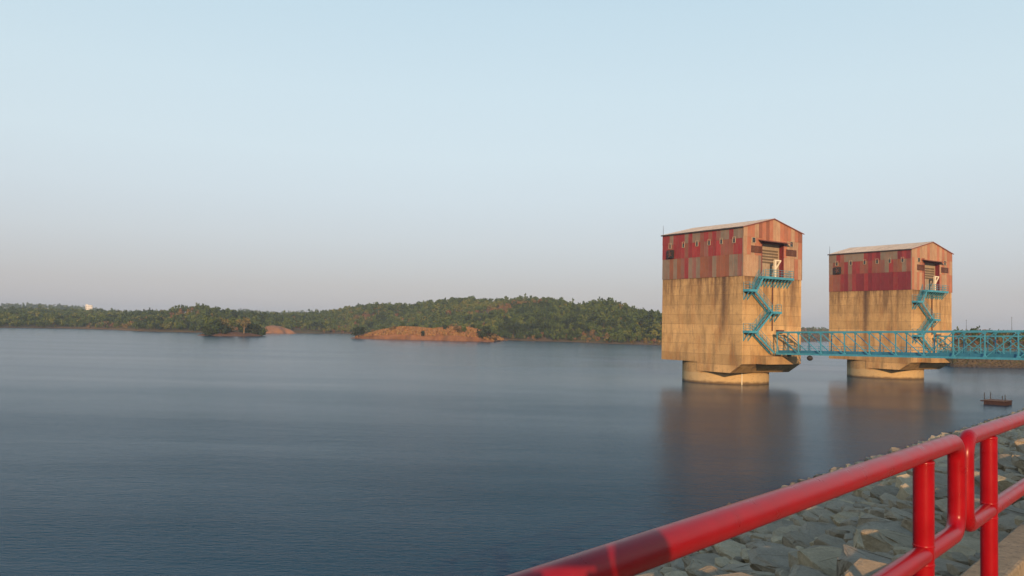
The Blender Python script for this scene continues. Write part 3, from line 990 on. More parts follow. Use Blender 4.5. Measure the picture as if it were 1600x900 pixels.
# ------------------------------------------------------------------ blue footbridges
def footbridge(T, n, flip, label):
    Bq = empty("footbridge", (T[0][0], T[0][1], 0), T[1])
    tag(Bq, label, "footbridge", "blue truss footbridges to the towers")
    y0, pl = -1.38, 3.66
    zb = lambda y: 4.70 + 0.0212 * (y0 - y)
    zt = lambda y: zb(y) + 3.10
    ye = y0 - n * pl
    for x in (5.9, 8.3):
        s = 1 if x < 7 else -1
        MB().bar((x, y0 + 0.1, zt(y0)), (x, ye - 0.1, zt(ye)), 0.22, 0.22).build("top_chord", BLUE, Bq)
        MB().bar((x, y0 + 0.1, zb(y0)), (x, ye - 0.1, zb(ye)), 0.22, 0.24).build("bottom_chord", BLUE, Bq)
        for i in range(n + 1):
            y = y0 - i * pl
            MB().bar((x, y, zb(y) + 0.13), (x, y, zt(y) - 0.12), 0.12, 0.12).build("vertical_post", BLUE, Bq)
            for z, q in ((zb(y) + 0.13, 1), (zt(y) - 0.12, -1)):
                g = MB()
                g.prism([(y - 0.24, z), (y + 0.24, z), (y + 0.09, z + q * 0.22), (y - 0.09, z + q * 0.22)], x - 0.075 - s * 0.02, x + 0.075 - s * 0.02, axis=0)
                g.build("gusset_plate", BLUE, Bq)
        for i in range(n):
            ya, yb_ = y0 - i * pl, y0 - (i + 1) * pl
            if i < flip: p, q = (x, ya - 0.1, zt(ya) - 0.15), (x, yb_ + 0.1, zb(yb_) + 0.15)
            else: p, q = (x, ya - 0.1, zb(ya) + 0.15), (x, yb_ + 0.1, zt(yb_) - 0.15)
            MB().bar(p, q, 0.095, 0.095).build("diagonal_brace", BLUE, Bq)
        # kick plate and hand rails on the inner side
        xi = x + s * 0.32
        k_ = MB(); k_.bar((xi, y0, zb(y0) + 0.33), (xi, ye, zb(ye) + 0.33), 0.02, 0.38)
        for i in range(2 * n + 1):
            y = y0 - i * pl / 2
            k_.bar((xi - s * 0.025, y, zb(y) + 0.14), (xi - s * 0.025, y, zb(y) + 0.66), 0.04, 0.10)
        k_.build("kick_plate", BLUE_DARK, Bq)
        h = MB()
        for z in (0.80, 1.16):
            h.bar((xi, y0, zb(y0) + z), (xi, ye, zb(ye) + z), 0.05)
        for i in range(2 * n + 1):
            y = y0 - i * pl / 2
            h.bar((xi, y, zb(y) + 0.5), (xi, y, zb(y) + 1.16), 0.045)
        h.build("hand_rail", BLUE, Bq)
    MB().bar((7.1, y0, zb(y0) + 0.11), (7.1, ye, zb(ye) + 0.11), 1.9, 0.05).build("deck", BLUE_DARK, Bq)
    for i in range(n + 1):
        y = y0 - i * pl
        MB().bar((6.02, y, zb(y) - 0.02), (8.18, y, zb(y) - 0.02), 0.16, 0.2).build("floor_beam", BLUE_DARK, Bq)
        MB().bar((6.02, y, zt(y) + 0.02), (8.18, y, zt(y) + 0.02), 0.12, 0.12).build("top_cross_beam", BLUE, Bq)
    for i in range(n):
        ya, yb_ = y0 - i * pl, y0 - (i + 1) * pl
        MB().bar((6.0, ya, zt(ya)), (8.2, yb_, zt(yb_)), 0.09, 0.09).build("top_lateral_brace", BLUE, Bq)
    b = MB()
    for x in (5.9, 8.3): b.box(x - 0.2, x + 0.2, y0 - 0.45, y0 + 0.05, 4.34, zb(y0) - 0.131)
    b.build("bearing_block", DARK, Bq)
    return Bq, (y0, pl, zb, ye)


br1, q1 = footbridge(T1, 12, 6, "nearer blue steel truss footbridge running from the nearer tower to the right edge")
br2, q2 = footbridge(T2, 10, 5, "farther blue steel truss footbridge leaving the second tower behind the first footbridge")


def to_world(T, a, b, z):
    c, s = math.cos(T[1]), math.sin(T[1])
    return Vector((T[0][0] + a * c - b * s, T[0][1] + a * s + b * c, z))


# abutments where the footbridges come ashore (beyond the right edge of the picture)
for T, q, lab in ((T1, q1, "concrete abutment under the shore end of the nearer footbridge"), (T2, q2, "concrete abutment under the shore end of the farther footbridge")):
    m_ = MB(); ye = q[3]
    m_.box(5.3, 8.9, ye - 1.2, ye + 0.5, -1.5, q[2](ye) - 0.14)
    o = m_.build("abutment", KERB); o.location = (T[0][0], T[0][1], 0); o.rotation_euler = (0, 0, T[1])
    tag(o, lab, "abutment")

# dark round float slung under the nearer footbridge
ft = empty("float", to_world(T1, 5.9, -6.95, 4.30))
m_ = MB(); n = 14; vs = []; fs = []
for i in range(7):
    t = math.pi * i / 6
    for k in range(n): vs.append((0.42 * math.sin(t) * math.cos(2 * math.pi * k / n), 0.42 * math.sin(t) * math.sin(2 * math.pi * k / n), 0.36 * math.cos(t)))
for i in range(6):
    for k in range(n): fs.append((i * n + k, i * n + (k + 1) % n, (i + 1) * n + (k + 1) % n, (i + 1) * n + k))
m_.add(vs, fs, smooth=True); m_.build("ball", DARK, ft)
m_ = MB(); m_.tube([(0, 0, 0.3), (0, 0, 0.43)], 0.05, 6); m_.build("hanger", DARK, ft)
tag(ft, "dark round float slung under the nearer footbridge just right of the first tower", "float")

# ------------------------------------------------------------------ raft
pa, pb_, pc = px_water(1537, 631.5), px_water(1571.5, 634), px_water(1586, 632)
dx = (pa - pb_); ln_ = dx.length; dx.normalize()
rw_, rd_ = ln_, 2.6
raft = empty("raft", pb_, math.atan2(dx.y, dx.x))
sgn = 1 if Vector((-dx.y, dx.x, 0)).dot(pc - pb_) > 0 else -1
def ry(v): return sgn * v
m_ = MB(); m_.box(0, rw_, min(0, ry(rd_)), max(0, ry(rd_)), -0.25, 0.38)
m_.box(-0.06, rw_ + 0.06, min(ry(-0.06), ry(rd_ + 0.06)), max(ry(-0.06), ry(rd_ + 0.06)), 0.38, 0.46)
m_.build("hull", RUSTY, raft)
for i in range(9):
    x0 = rw_ * i / 9
    m_ = MB(); m_.box(x0 + 0.02, x0 + rw_ / 9 - 0.02, min(ry(0.02), ry(rd_ - 0.02)), max(ry(0.02), ry(rd_ - 0.02)), 0.462, 0.50 + 0.012 * (i % 3)); m_.build("deck_board", DECKW, raft)
for (x, y, h) in ((rw_ - 0.05, 0.1, 1.35), (rw_ - 0.1, rd_ - 0.2, 1.3), (0.9, rd_ - 0.3, 0.95), (0.15, 0.35, 1.2)):
    m_ = MB(); m_.tube([(x, ry(y), 0.45), (x, ry(y), h)], 0.045, 8); m_.build("mooring_post", DARK, raft)
m_ = MB(); m_.box(rw_ + 0.06, rw_ + 0.35, min(0, ry(0.5)), max(0, ry(0.5)), 0.32, 0.44); m_.build("side_step", RUSTY, raft)
tag(raft, "rusty flat raft with thin corner posts floating off the stone slope", "raft")


# ------------------------------------------------------------------ red pipe railing
def loop_pts(s0, s1, zt, zb_, r):
    """closed pipe with rounded corners in the plane of the railing"""
    P = []
    for (cs, cz, a0) in ((s1 - r, zt - r, 90), (s1 - r, zb_ + r, 0), (s0 + r, zb_ + r, -90), (s0 + r, zt - r, 180)):
        for k in range(9):
            a = R(a0 - 90 * k / 8)
            P.append((cs + r * math.cos(a), cz + r * math.sin(a)))
    return P


def rail_panel(s0, s1, posts, label):
    G = empty("guard_railing", sw((s0 + s1) / 2, 0, 5.85), math.atan2(DS.y, DS.x))
    tag(G, label, "railing", "red pipe railing along the dam path")
    h = (s1 - s0) / 2
    rp = 0.045
    pts = loop_pts(-h, h, 7.05 - 5.85, 6.575 - 5.85, 0.10)
    n = 20; m_ = MB(); vs = []; fs = []
    N_ = len(pts)
    # refine straight runs so shading stays even
    for i, (a, z) in enumerate(pts):
        p, q = pts[i - 1], pts[(i + 1) % N_]
        tx, tz = q[0] - p[0], q[1] - p[1]; l_ = math.hypot(tx, tz); tx, tz = tx / l_, tz / l_
        for k in range(n):
            t = 2 * math.pi * k / n
            vs.append((a - tz * rp * math.cos(t), rp * math.sin(t), z + tx * rp * math.cos(t)))
    for i in range(N_):
        j = (i + 1) % N_
        for k in range(n): fs.append((i * n + k, i * n + (k + 1) % n, j * n + (k + 1) % n, j * n + k))
    m_.add(vs, fs, smooth=True)
    lp = m_.build("pipe_loop", RED, G)
    for (ps, ) in posts:
        c = ps - (s0 + s1) / 2
        m_ = MB(); m_.tube([(c, 0, 0.0), (c, 0, 1.165)], 0.047, 24)
        po = m_.build("post", RED, G)
        for z in (1.155, 0.725 + 0.043, 0.725 - 0.043):      # weld beads where pipes meet
            w_ = MB()
            w_.tube([(c, 0, z - 0.006), (c, 0, z), (c, 0, z + 0.006)], [0.047, 0.0505, 0.047], 24, caps=False)
            w_.build("weld_bead", RED, po)
        b_ = MB(); b_.tube([(c, 0, 0.0), (c, 0, 0.012)], 0.049, 24); b_.box(c - 0.1, c + 0.1, -0.1, 0.045, -0.003, 0.010)
        b_.build("base_plate", RED, po)
    return G


rail_panel(-5.0, 1.055, [(-4.45,), (-2.0 - 1.0,), (0.427,)], "nearer red pipe railing section whose top rail runs in from the bottom edge")
rail_panel(1.235, 7.2, [(1.82,), (4.3,), (6.6,)], "farther red pipe railing section cut by the right edge of the picture")


# ------------------------------------------------------------------ trees and shrubs
def crown_quads(r, n, w_, h, z0, leaf, style):
    """leaf-sized faces spread through clumps; returns arrays"""
    cl = []
    k = {'round': 9, 'tall': 9, 'bush': 8, 'wide': 11}[style]
    for i in range(k):
        a = r.uniform(0, 6.283)
        if style == 'tall':
            t = (i + 0.5) / k; rr = w_ * 0.5 * (0.95 - 0.75 * t) * r.uniform(0.3, 0.8); z = z0 + h * t
            cr = w_ * 0.28 * (1.15 - 0.6 * t)
        elif style == 'wide':
            rr = w_ * 0.5 * r.uniform(0.1, 0.8); z = z0 + h * r.uniform(0.3, 0.85); cr = w_ * 0.20
        elif style == 'bush':
            rr = w_ * 0.5 * r.uniform(0.1, 0.75); z = z0 + h * r.uniform(0.1, 0.75) * (1.15 - rr / w_); cr = w_ * 0.22
        else:
            rr = w_ * 0.5 * r.uniform(0.05, 0.68); z = z0 + h * r.uniform(0.15, 0.88); cr = w_ * 0.23
        cl.append((math.cos(a) * rr, math.sin(a) * rr, z, cr * r.uniform(0.75, 1.2)))
    V, Q = [], []
    for i in range(n):
        c = cl[r.randrange(k)]
        d = Vector((r.gauss(0, 1), r.gauss(0, 1), r.gauss(0, 0.8)))
        d.normalize(); d *= c[3] * r.uniform(0.45, 1.05)
        p = Vector(c[:3]) + d
        if p.z < 0.02: p.z = r.uniform(0.02, 0.25)
        nrm = (d.normalized() + Vector((r.gauss(0, 0.6), r.gauss(0, 0.6), r.gauss(0.35, 0.6)))).normalized()
        u = nrm.orthogonal().normalized(); u.rotate(Matrix.Rotation(r.uniform(0, 6.28), 3, nrm)); v = nrm.cross(u)
        s = leaf * r.uniform(0.6, 1.3)
        b = len(V)
        V += [p - u * s - v * s * 0.6, p + u * s * 0.9 - v * s * 0.5, p + u * s + v * s * 0.65, p - u * s * 0.8 + v * s * 0.6]
        Q.append((b, b + 1, b + 2, b + 3))
    return np.array([q[:] for q in V]), np.array(Q)


def trunk_mb(r, h, w_, z_top, rad, limbs=4):
    m_ = MB()
    lean = Vector((r.uniform(-0.08, 0.08), r.uniform(-0.08, 0.08), 0)) * h
    m_.tube([(0, 0, -0.4), lean * 0.5 + Vector((0, 0, z_top * 0.5)), lean + Vector((0, 0, z_top))], [rad * 1.25, rad * 0.9, rad * 0.4], 6)
    for i in range(limbs):
        a = r.uniform(0, 6.28); st_ = r.uniform(0.35, 0.75)
        p = lean * st_ + Vector((0, 0, z_top * st_))
        q = p + Vector((math.cos(a) * w_ * 0.33, math.sin(a) * w_ * 0.33, h * r.uniform(0.15, 0.32)))
        m_.tube([p, p.lerp(q, 0.5) + Vector((0, 0, -0.05 * h)), q], [rad * 0.55, rad * 0.4, rad * 0.15], 5)
    return m_


PROTO = {}


def tree_meshes(kind, i, style, w_, h, z0, leaf, n, leafmat, bark, rad):
    i = int(i); key = (kind, i)
    if key in PROTO: return PROTO[key]
    r = random.Random(int(sum(ord(ch) for ch in kind) * 7 + i))
    V, Q = crown_quads(r, n, w_, h - z0, z0, leaf, style)
    cm = np_mesh(kind + "_crown", V, Q, [leafmat])
    tm = trunk_mb(r, h, w_, z0 + (h - z0) * 0.55, rad).mesh(kind + "_trunk", bark)
    PROTO[key] = (tm, cm)
    return PROTO[key]


def plant(name, cat, meshes, loc, scale, rz, label, group=None):
    o = empty(name, loc, rz); o.scale = (scale[0], scale[0], scale[1])
    tag(o, label, cat, group)
    for nm, me in zip(("trunk", "crown"), meshes):
        c = bpy.data.objects.new(nm, me); col.objects.link(c); c.parent = o
    return o


# forest: find spots on the land, the plants that show largest become things, the rest is one wood
FK = [('green', 'round', 3.9, 4.8, 1.1, 0.50, LEAF_G), ('yellow', 'round', 3.6, 4.4, 1.0, 0.48, LEAF_Y), ('dark', 'round', 4.4, 5.2, 1.0, 0.52, LEAF_D),
      ('slim', 'tall', 2.6, 5.2, 0.8, 0.45, LEAF_G), ('dry', 'bush', 3.4, 3.2, 0.3, 0.42, LEAF_B)]
FW = {'green': "mid green tree", 'yellow': "yellow green tree", 'dark': "dark green tree", 'slim': "slim green tree", 'dry': "dry brown bush"}
spots = []
Ncand = 42000
cy_ = nrng.uniform(R(-35), R(35), Ncand)
zs = np.interp(cy_, ku, kz); zr = np.interp(cy_, ku, kr)
tt = nrng.uniform(0.0, 1.18, Ncand)
Yc = zs + 1.2 + tt * (zr - zs); Xc = np.tan(cy_) * Yc
Zc = land_height(Xc, Yc)
pat = fbm(Xc, Yc, 0.045, 21) + 0.5 * fbm(Xc, Yc, 0.13, 22)
kindf = fbm(Xc, Yc, 0.03, 31) + 0.6 * fbm(Xc, Yc, 0.1, 32)
grid = {}
ucol = 800 + F_PX * np.tan(cy_)
for i in range(Ncand):
    X, Y, Z = Xc[i], Yc[i], Zc[i]
    if Z < 0.16: continue
    d = Y - zs[i]
    if cy_[i] > 0.47 and d < 17: continue
    u = ucol[i]
    bare = pat[i] < -0.55
    if d < 9 and nrng.random() < (0.25 if not (440 < u < 545 or 200 < u < 330) else 0.85): continue
    if bare and nrng.random() < 0.6: continue
    # the bare red slope of the small left-hand hill and the sandy cove beside it
    if 255 < u < 335 and 18 < d < 95 and nrng.random() < 0.72: continue
    if 455 < u < 500 and d < 40 and nrng.random() < 0.93: continue
    sp = 2.75 if not bare else 4.2
    c = (int(X // sp), int(Y // sp))
    if c in grid: continue
    grid[c] = 1
    v = kindf[i] + nrng.normal(0, 0.5)
    if bare or nrng.random() < 0.06 or (u > 1240 and nrng.random() < 0.78): kk = 4
    elif v < -0.5: kk = 2
    elif v < 0.15: kk = 0
    elif v < 0.55: kk = 3 if nrng.random() < 0.5 else 0
    else: kk = 1
    if u > 880 and kk == 1 and nrng.random() < 0.5: kk = 2
    s = float(np.clip(nrng.normal(0.9, 0.25), 0.5, 1.6)) * (0.85 if d < 20 else 1.0)
    if u > 1420: s *= 0.5
    spots.append((s * FK[kk][3] / Y, X, Y, Z, kk, s, u, d))
REG = [(-50, 258, "the low far left shore"), (258, 420, "the shore behind the islet"), (420, 545, "the cove right of the islet"), (545, 790, "the hill behind the grass point"),
       (790, 900, "the shore past the grass point"), (900, 1050, "the shore before the nearer tower"), (1050, 1400, "the shore between the towers"), (1400, 1700, "the bank right of farther tower")]


def region(u, d=None, s=1.0):
    a, b, n_ = next(q for q in REG if q[0] <= u < q[1] or q is REG[-1])
    if d is None: return n_
    t = (u - max(a, 0)) / (min(b, 1600) - max(a, 0))
    part = ["left end", "left part", "middle", "right part", "right end"][int(np.clip(t * 5, 0, 4))]
    return f"{'by the water' if d < 10 else 'set back'}, {part} of {n_}"


spots.sort(reverse=True)
thing_spots, rest = [], []
for q in spots:
    if len(thing_spots) < 285 and 0 < q[6] < 1600 and not (1036 < q[6] < 1250) and not (1298 < q[6] < 1484) and q[7] < 70: thing_spots.append(q)
    else: rest.append(q)
for (_, X, Y, Z, kk, s, u, d) in thing_spots:
    f = FK[kk]
    me = tree_meshes(f[0], nrng.integers(0, 4), f[1], f[2], f[3], f[4], f[5] * 0.72, 150, f[6], BARKD, 0.13)
    nm = "bush" if kk == 4 else "tree"
    plant(nm, nm, me, (X, Y, Z - 0.1), (s, s * nrng.uniform(0.85, 1.2)), nrng.uniform(0, 6.28), f"{'tall ' if s > 1.12 else 'small ' if s < 0.84 else ''}{FW[f[0]]} {region(u, d)}", f"trees and bushes on {region(u)}")
# the rest: joined, a few dozen leaf clumps each
PL = []
for kk, f in enumerate(FK):
    for i in range(4):
        V, Q = crown_quads(random.Random(100 * kk + i), 62, f[2], f[3] - f[4], f[4], f[5] * 1.0, f[1])
        PL.append((V, Q))


def join_wood(name, items, mats, parent=None):
    Vs, Qs, Ts, b = [], [], [], 0
    base_t = [0.32, 0.64, 0.06, 0.42, 0.84]
    for (X, Y, Z, kk, s, hs) in items:
        V, Q = PL[kk * 4 + int(nrng.integers(0, 4))]
        a = nrng.uniform(0, 6.28); c_, s_ = math.cos(a) * s, math.sin(a) * s
        W = np.stack([V[:, 0] * c_ - V[:, 1] * s_ + X, V[:, 0] * s_ + V[:, 1] * c_ + Y, V[:, 2] * s * hs + Z - 0.1], -1)
        Vs.append(W); Qs.append(Q + b); b += len(V)
        Ts.append(np.full(len(V), np.clip(base_t[kk] + nrng.normal(0, 0.07), 0, 1)))
    o = bpy.data.objects.new(name, np_mesh(name, np.concatenate(Vs), np.concatenate(Qs), mats, np.concatenate(Ts)))
    col.objects.link(o)
    tag(o, kind='stuff')
    return o


wood = join_wood("woodland", [(q[1], q[2], q[3], q[4], q[5], nrng.uniform(0.85, 1.2)) for q in rest], [LEAF_MIX])
far = []
for i in range(3600):
    yaw = nrng.uniform(R(-35), R(35)); Y = nrng.uniform(1380, 1540); X = math.tan(yaw) * Y
    z = float(ridge_height(np.array([X]), np.array([Y]))[0])
    if abs(X + 695) < 9 and Y < 1400: continue
    far.append((X, Y, z, int(nrng.integers(0, 4)), nrng.uniform(0.9, 1.7), nrng.uniform(0.8, 1.3)))
u_ = math.atan((385 - 800) / F_PX)
for i in range(10):
    Y = 1380; X = math.tan(u_) * Y + nrng.normal(0, 5); far.append((X, Y, 20 + nrng.uniform(-2, 1), 2, nrng.uniform(1.3, 1.9), 1.0))
join_wood("far_woodland", far, [LEAF_MIX])

# ------------------------------------------------------------------ dry grass point
P0, P1 = px_water(546, 528.5), px_water(772, 534.2)
ax = (P1 - P0); LN = ax.length; ax.normalize(); nx = Vector((-ax.y, ax.x, 0))
tp = np.array([0, .06, .15, .30, .42, .52, .62, .73, .84, .93, 1.0]); hp = np.array([0.3, 1.5, 3.8, 6.0, 5.8, 5.2, 6.3, 6.8, 5.6, 3.2, 0.2])


def point_height(t, c):
    """t along the point, c across it: 0 at the front shore, 1 at the back"""
    h = np.interp(t, tp, hp)
    return h * np.sin(np.pi * np.clip(c, 0, 1) ** 0.75) ** 0.85


def point_xyz(t, c):
    wob = 2.6 * np.sin(t * 23) + 1.5 * np.sin(t * 51 + 1)
    depth = 52.0
    bx = P0.x + ax.x * LN * t + nx.x * (c * depth + (1 - c) * wob - 1)
    by = P0.y + ax.y * LN * t + nx.y * (c * depth + (1 - c) * wob - 1)
    return bx, by


tg, cg = np.meshgrid(np.linspace(0, 1, 130), np.linspace(-0.06, 1.0, 44), indexing='ij')
bx, by = point_xyz(tg, cg)
bz = np.where(cg < 0, cg * 8, point_height(tg, cg) + 0.35 * fbm(bx, by, 0.35, 41) * (cg > 0.05)) + np.where((cg >= 0), 0.12 * np.minimum(cg * 20, 1), 0)
i3 = np.arange(130 * 44).reshape(130, 44)
pt_ = bpy.data.objects.new("grass_point", np_mesh("grass_point", np.stack([bx, by, bz], -1).reshape(-1, 3), np.stack([i3[:-1, :-1], i3[1:, :-1], i3[1:, 1:], i3[:-1, 1:]], -1).reshape(-1, 4), [DRYGRASS], smooth=True))
col.objects.link(pt_); tag(pt_, kind='structure')
# tufts of tall dry grass
V_, T_ = [], []
for i in range(15000):
    t, c = nrng.uniform(0.02, 0.99), nrng.uniform(0.05, 0.8)
    x, y = point_xyz(np.array(t), np.array(c)); z = float(point_height(np.array(t), np.array(c)))
    a = nrng.uniform(0, 6.28); s = nrng.uniform(0.25, 0.6); h = nrng.uniform(0.5, 1.3)
    dx_, dy_ = math.cos(a) * s, math.sin(a) * s; lx, ly = nrng.normal(0, 0.25, 2)
    V_ += [(x - dx_, y - dy_, z), (x + dx_, y + dy_, z), (x + dx_ * 0.7 + lx, y + dy_ * 0.7 + ly, z + h), (x - dx_ * 0.7 + lx, y - dy_ * 0.7 + ly, z + h * 0.9)]
    T_ += [nrng.random()] * 4
gr = bpy.data.objects.new("dry_grass", np_mesh("dry_grass", np.array(V_), np.arange(len(V_)).reshape(-1, 4), [STRAW], np.array(T_)))
col.objects.link(gr); tag(gr, kind='stuff')


def on_point(u, c):
    # column of the picture -> place on the point
    best = min(np.linspace(0.01, 0.99, 200), key=lambda t: abs(pix((point_xyz(t, c)[0], point_xyz(t, c)[1], 1))[0] - u))
    x, y = point_xyz(best, c)
    return Vector((x, y, float(point_height(np.array(best), np.array(c))) - 0.1))


m1 = tree_meshes('lone', 0, 'wide', 7.6, 4.6, 0.8, 0.36, 420, LEAF_D, BARKD, 0.22)
plant("tree", "tree", m1, on_point(560, 0.05) + Vector((0, 0, -0.4)), (1.25, 1.35), 0.3, "lone dark spreading tree at the left tip of the dry grass point")
m2 = tree_meshes('bigbush', 0, 'bush', 7.0, 6.6, 0.3, 0.40, 520, LEAF_D, BARKD, 0.2)
plant("bush", "bush", m2, on_point(761, 0.10) + Vector((0, 0, -0.8)), (1.5, 1.35), 0.3, "large dark green bush at the right end of the dry grass point")
m3 = tree_meshes('smallbush', 0, 'bush', 3.0, 2.6, 0.2, 0.26, 200, LEAF_D, BARKD, 0.1)
m3b = tree_meshes('smallbush', 1, 'round', 2.6, 3.4, 0.5, 0.24, 200, LEAF_G, BARKD, 0.1)
m3c = tree_meshes('brownbush', 1, 'bush', 3.0, 2.6, 0.2, 0.26, 200, LEAF_B, BARKD, 0.1)
plant("bush", "bush", m3c, on_point(716, 0.12), (1.9, 1.7), 0, "low brown bush beside the small green tree on the golden grass slope")
plant("tree", "tree", m3b, on_point(725, 0.11), (1.5, 1.5), 1, "small bright green tree on the right hump of the golden grass slope")
plant("bush", "bush", m3, on_point(695, 0.2), (1.6, 1.3), 2, "small dark bush in the dip between the two golden grass humps")
plant("bush", "bush", m3, on_point(660, 0.05), (1.2, 1.3), 3, "small dark bush at the waterline below the golden grass humps")
plant("bush", "bush", m3c, on_point(613, 0.2), (1.4, 1.2), 3, "small brown bush on the left golden grass hump")
plant("bush", "bush", m3c, on_point(770, 0.10), (2.2, 1.7), 3, "broad brown bush right of the large dark bush on the point")

for k, (u, c, me, sc_, lab) in enumerate((
        (583, 0.30, m3c, 1.2, "dry brown bush low on the left shoulder of the grass point"), (600, 0.42, m3, 1.2, "dark bush on the left crest of the grass point"),
        (628, 0.50, m3b, 1.3, "green tree on top of the left golden hump"), (648, 0.52, m3, 1.4, "dark bush just right of the left hump's top"),
        (672, 0.50, m3, 1.3, "dark bush at the lowest dip of the grass crest"), (684, 0.54, m3b, 1.2, "green tree in the dip of the grass crest"),
        (706, 0.55, m3c, 1.4, "dry brown bush on top of the right golden hump"), (738, 0.48, m3, 1.5, "dark bush on the right shoulder of the right hump"),
        (748, 0.35, m3b, 1.4, "green tree just left of the large dark bush on the point"))):
    plant("tree" if me is m3b else "bush", "tree" if me is m3b else "bush", me, on_point(u, c), (sc_, sc_), k * 1.3, lab)

# small bare earth bank in the cove right of the islet
Q0, Q1 = px_water(424, 521.0), px_water(464, 521.4)
qa = (Q1 - Q0); ql = qa.length; qa.normalize(); qn = Vector((-qa.y, qa.x, 0))
tg, cg = np.meshgrid(np.linspace(0, 1, 40), np.linspace(-0.05, 1, 24), indexing='ij')
wv = 1.2 * np.sin(tg * 14)
qx = Q0.x + qa.x * ql * tg + qn.x * (cg * 34 + wv - 2); qy = Q0.y + qa.y * ql * tg + qn.y * (cg * 34 + wv - 2)
qz = np.where(cg < 0, cg * 8, 5.4 * np.sin(np.pi * tg) ** 0.6 * np.sin(np.pi * np.clip(cg, 0, 1) ** 0.8) ** 0.8 + 0.3 * fbm(qx, qy, 0.5, 77) * (cg > 0.05) + 0.05)
i4 = np.arange(40 * 24).reshape(40, 24)
bb = bpy.data.objects.new("earth_bank", np_mesh("earth_bank", np.stack([qx, qy, qz], -1).reshape(-1, 3), np.stack([i4[:-1, :-1], i4[1:, :-1], i4[1:, 1:], i4[:-1, 1:]], -1).reshape(-1, 4),
                        [plain("bare orange earth", (0.27, 0.14, 0.078), 0.95, 0.05, var=0.25, scale=0.4, bump=0.5)], smooth=True))
col.objects.link(bb); tag(bb, kind='structure')

# ------------------------------------------------------------------ islet with its trees
IC = (px_water(325, 525) + px_water(426, 525.5)) / 2
iw = (px_water(426, 525.5) - px_water(325, 525)).length / 2
ia = (px_water(426, 525.5) - px_water(325, 525)).normalized(); inx = Vector((-ia.y, ia.x, 0))
m_ = MB(); vs, fs = [], []
nr, na = 9, 48
for i in range(nr):
    q = i / (nr - 1)
    for k in range(na):
        a = 2 * math.pi * k / na
        wob = 1 + 0.08 * math.sin(3 * a + 1) + 0.05 * math.sin(7 * a)
        p = IC + inx * 8 + (ia * math.cos(a) * iw * 1.0 + inx * math.sin(a) * 10) * q * wob
        vs.append((p.x, p.y, 2.1 * (1 - q ** 2.2) - 0.25 * (q > 0.99) + 0.15 * math.sin(5 * a + q * 9) * (1 - q)))
for i in range(nr - 1):
    for k in range(na): fs.append((i * na + k, i * na + (k + 1) % na, (i + 1) * na + (k + 1) % na, (i + 1) * na + k))
m_.add(vs, fs, smooth=True)
tag(m_.build("islet", plain("red earth", (0.14, 0.075, 0.045), 0.95, 0.05, var=0.3, scale=0.5, bump=0.5)), kind='structure')


def on_islet(u, back, z=0.9):
    s = (u - 375.5) / 50.5
    p = IC + ia * (s * iw) + inx * (1.5 + back)
    return Vector((p.x, p.y, z))


mg = tree_meshes('islet', 0, 'bush', 6.0, 5.4, 0.2, 0.34, 430, LEAF_D, BARKD, 0.15)
mg2 = tree_meshes('islet', 1, 'bush', 6.4, 4.8, 0.2, 0.34, 430, LEAF_G, BARKD, 0.15)
ms = tree_meshes('isletgold', 2, 'wide', 7.2, 8.6, 2.6, 0.36, 380, LEAF_S, BARK, 0.24)
mw = tree_meshes('isletbrown', 3, 'bush', 6.0, 5.6, 0.3, 0.34, 380, LEAF_B, BARKD, 0.15)
mr = tree_meshes('isletround', 4, 'round', 7.0, 7.4, 1.4, 0.36, 460, LEAF_G, BARKD, 0.2)
G_ = "trees and bushes on the islet"
for (u, b, me, s, h, lab, nm) in (
        (331, 2.5, mg, 0.85, 0.72, "low dark bush at the left tip of the islet", "bush"),
        (340, 3.0, mg2, 1.0, 1.05, "dark green rounded bush on the left part of the islet", "bush"),
        (350, 5.0, mg, 1.0, 1.15, "tall dark bush left of the bare earth on the islet", "bush"),
        (345, 9.0, mr, 0.95, 0.92, "green rounded tree at the back left of the islet", "tree"),
        (361, 10.0, mr, 1.0, 0.95, "broad green tree behind the bare red earth of the islet", "tree"),
        (371, 7.0, mw, 1.0, 0.9, "brown dry bush in the middle of the islet", "bush"),
        (369, 11.0, ms, 0.9, 0.85, "straw coloured tree at the back of the islet", "tree"),
        (384, 1.0, ms, 0.85, 0.86, "pale trunked straw coloured tree at the front of the islet", "tree"),
        (393, 4.0, mg, 1.0, 1.0, "dark green bush right of the pale trunk on the islet", "bush"),
        (402, 7.0, mg2, 1.05, 1.15, "taller green bush on the right part of the islet", "bush"),
        (409, 3.0, mg, 1.0, 0.8, "wide dark bush near the right end of the islet", "bush"),
        (334, 6.0, mg, 0.8, 0.75, "dark bush at the back of the islet's left tip", "bush"),
        (355, 2.0, mg, 0.85, 0.75, "low dark bush at the water in front of the bare earth on the islet", "bush"),
        (377, 9.0, mr, 0.9, 0.9, "green tree just left of and behind the pale trunk on the islet", "tree"),
        (397, 9.5, mr, 0.95, 0.85, "broad green tree behind the right half of the islet", "tree"),
        (364, 5.0, mg2, 0.8, 0.75, "dark green bush beside the brown dry bush on the islet", "bush"),
        (413, 6.5, mg, 0.95, 0.85, "dark bush at the back near the islet's right end", "bush"),
        (422, 5.0, mg, 0.7, 0.6, "small dark bush right at the islet's right tip", "bush"),
        (418, 3.5, mg2, 0.9, 0.7, "low dark green bush at the right tip of the islet", "bush")):
    plant(nm, nm, me, on_islet(u, b, 0.5 if u < 335 or u > 412 else 1.1), (s * 1.3, h * 1.3), rng.uniform(0, 6.28), lab, G_)

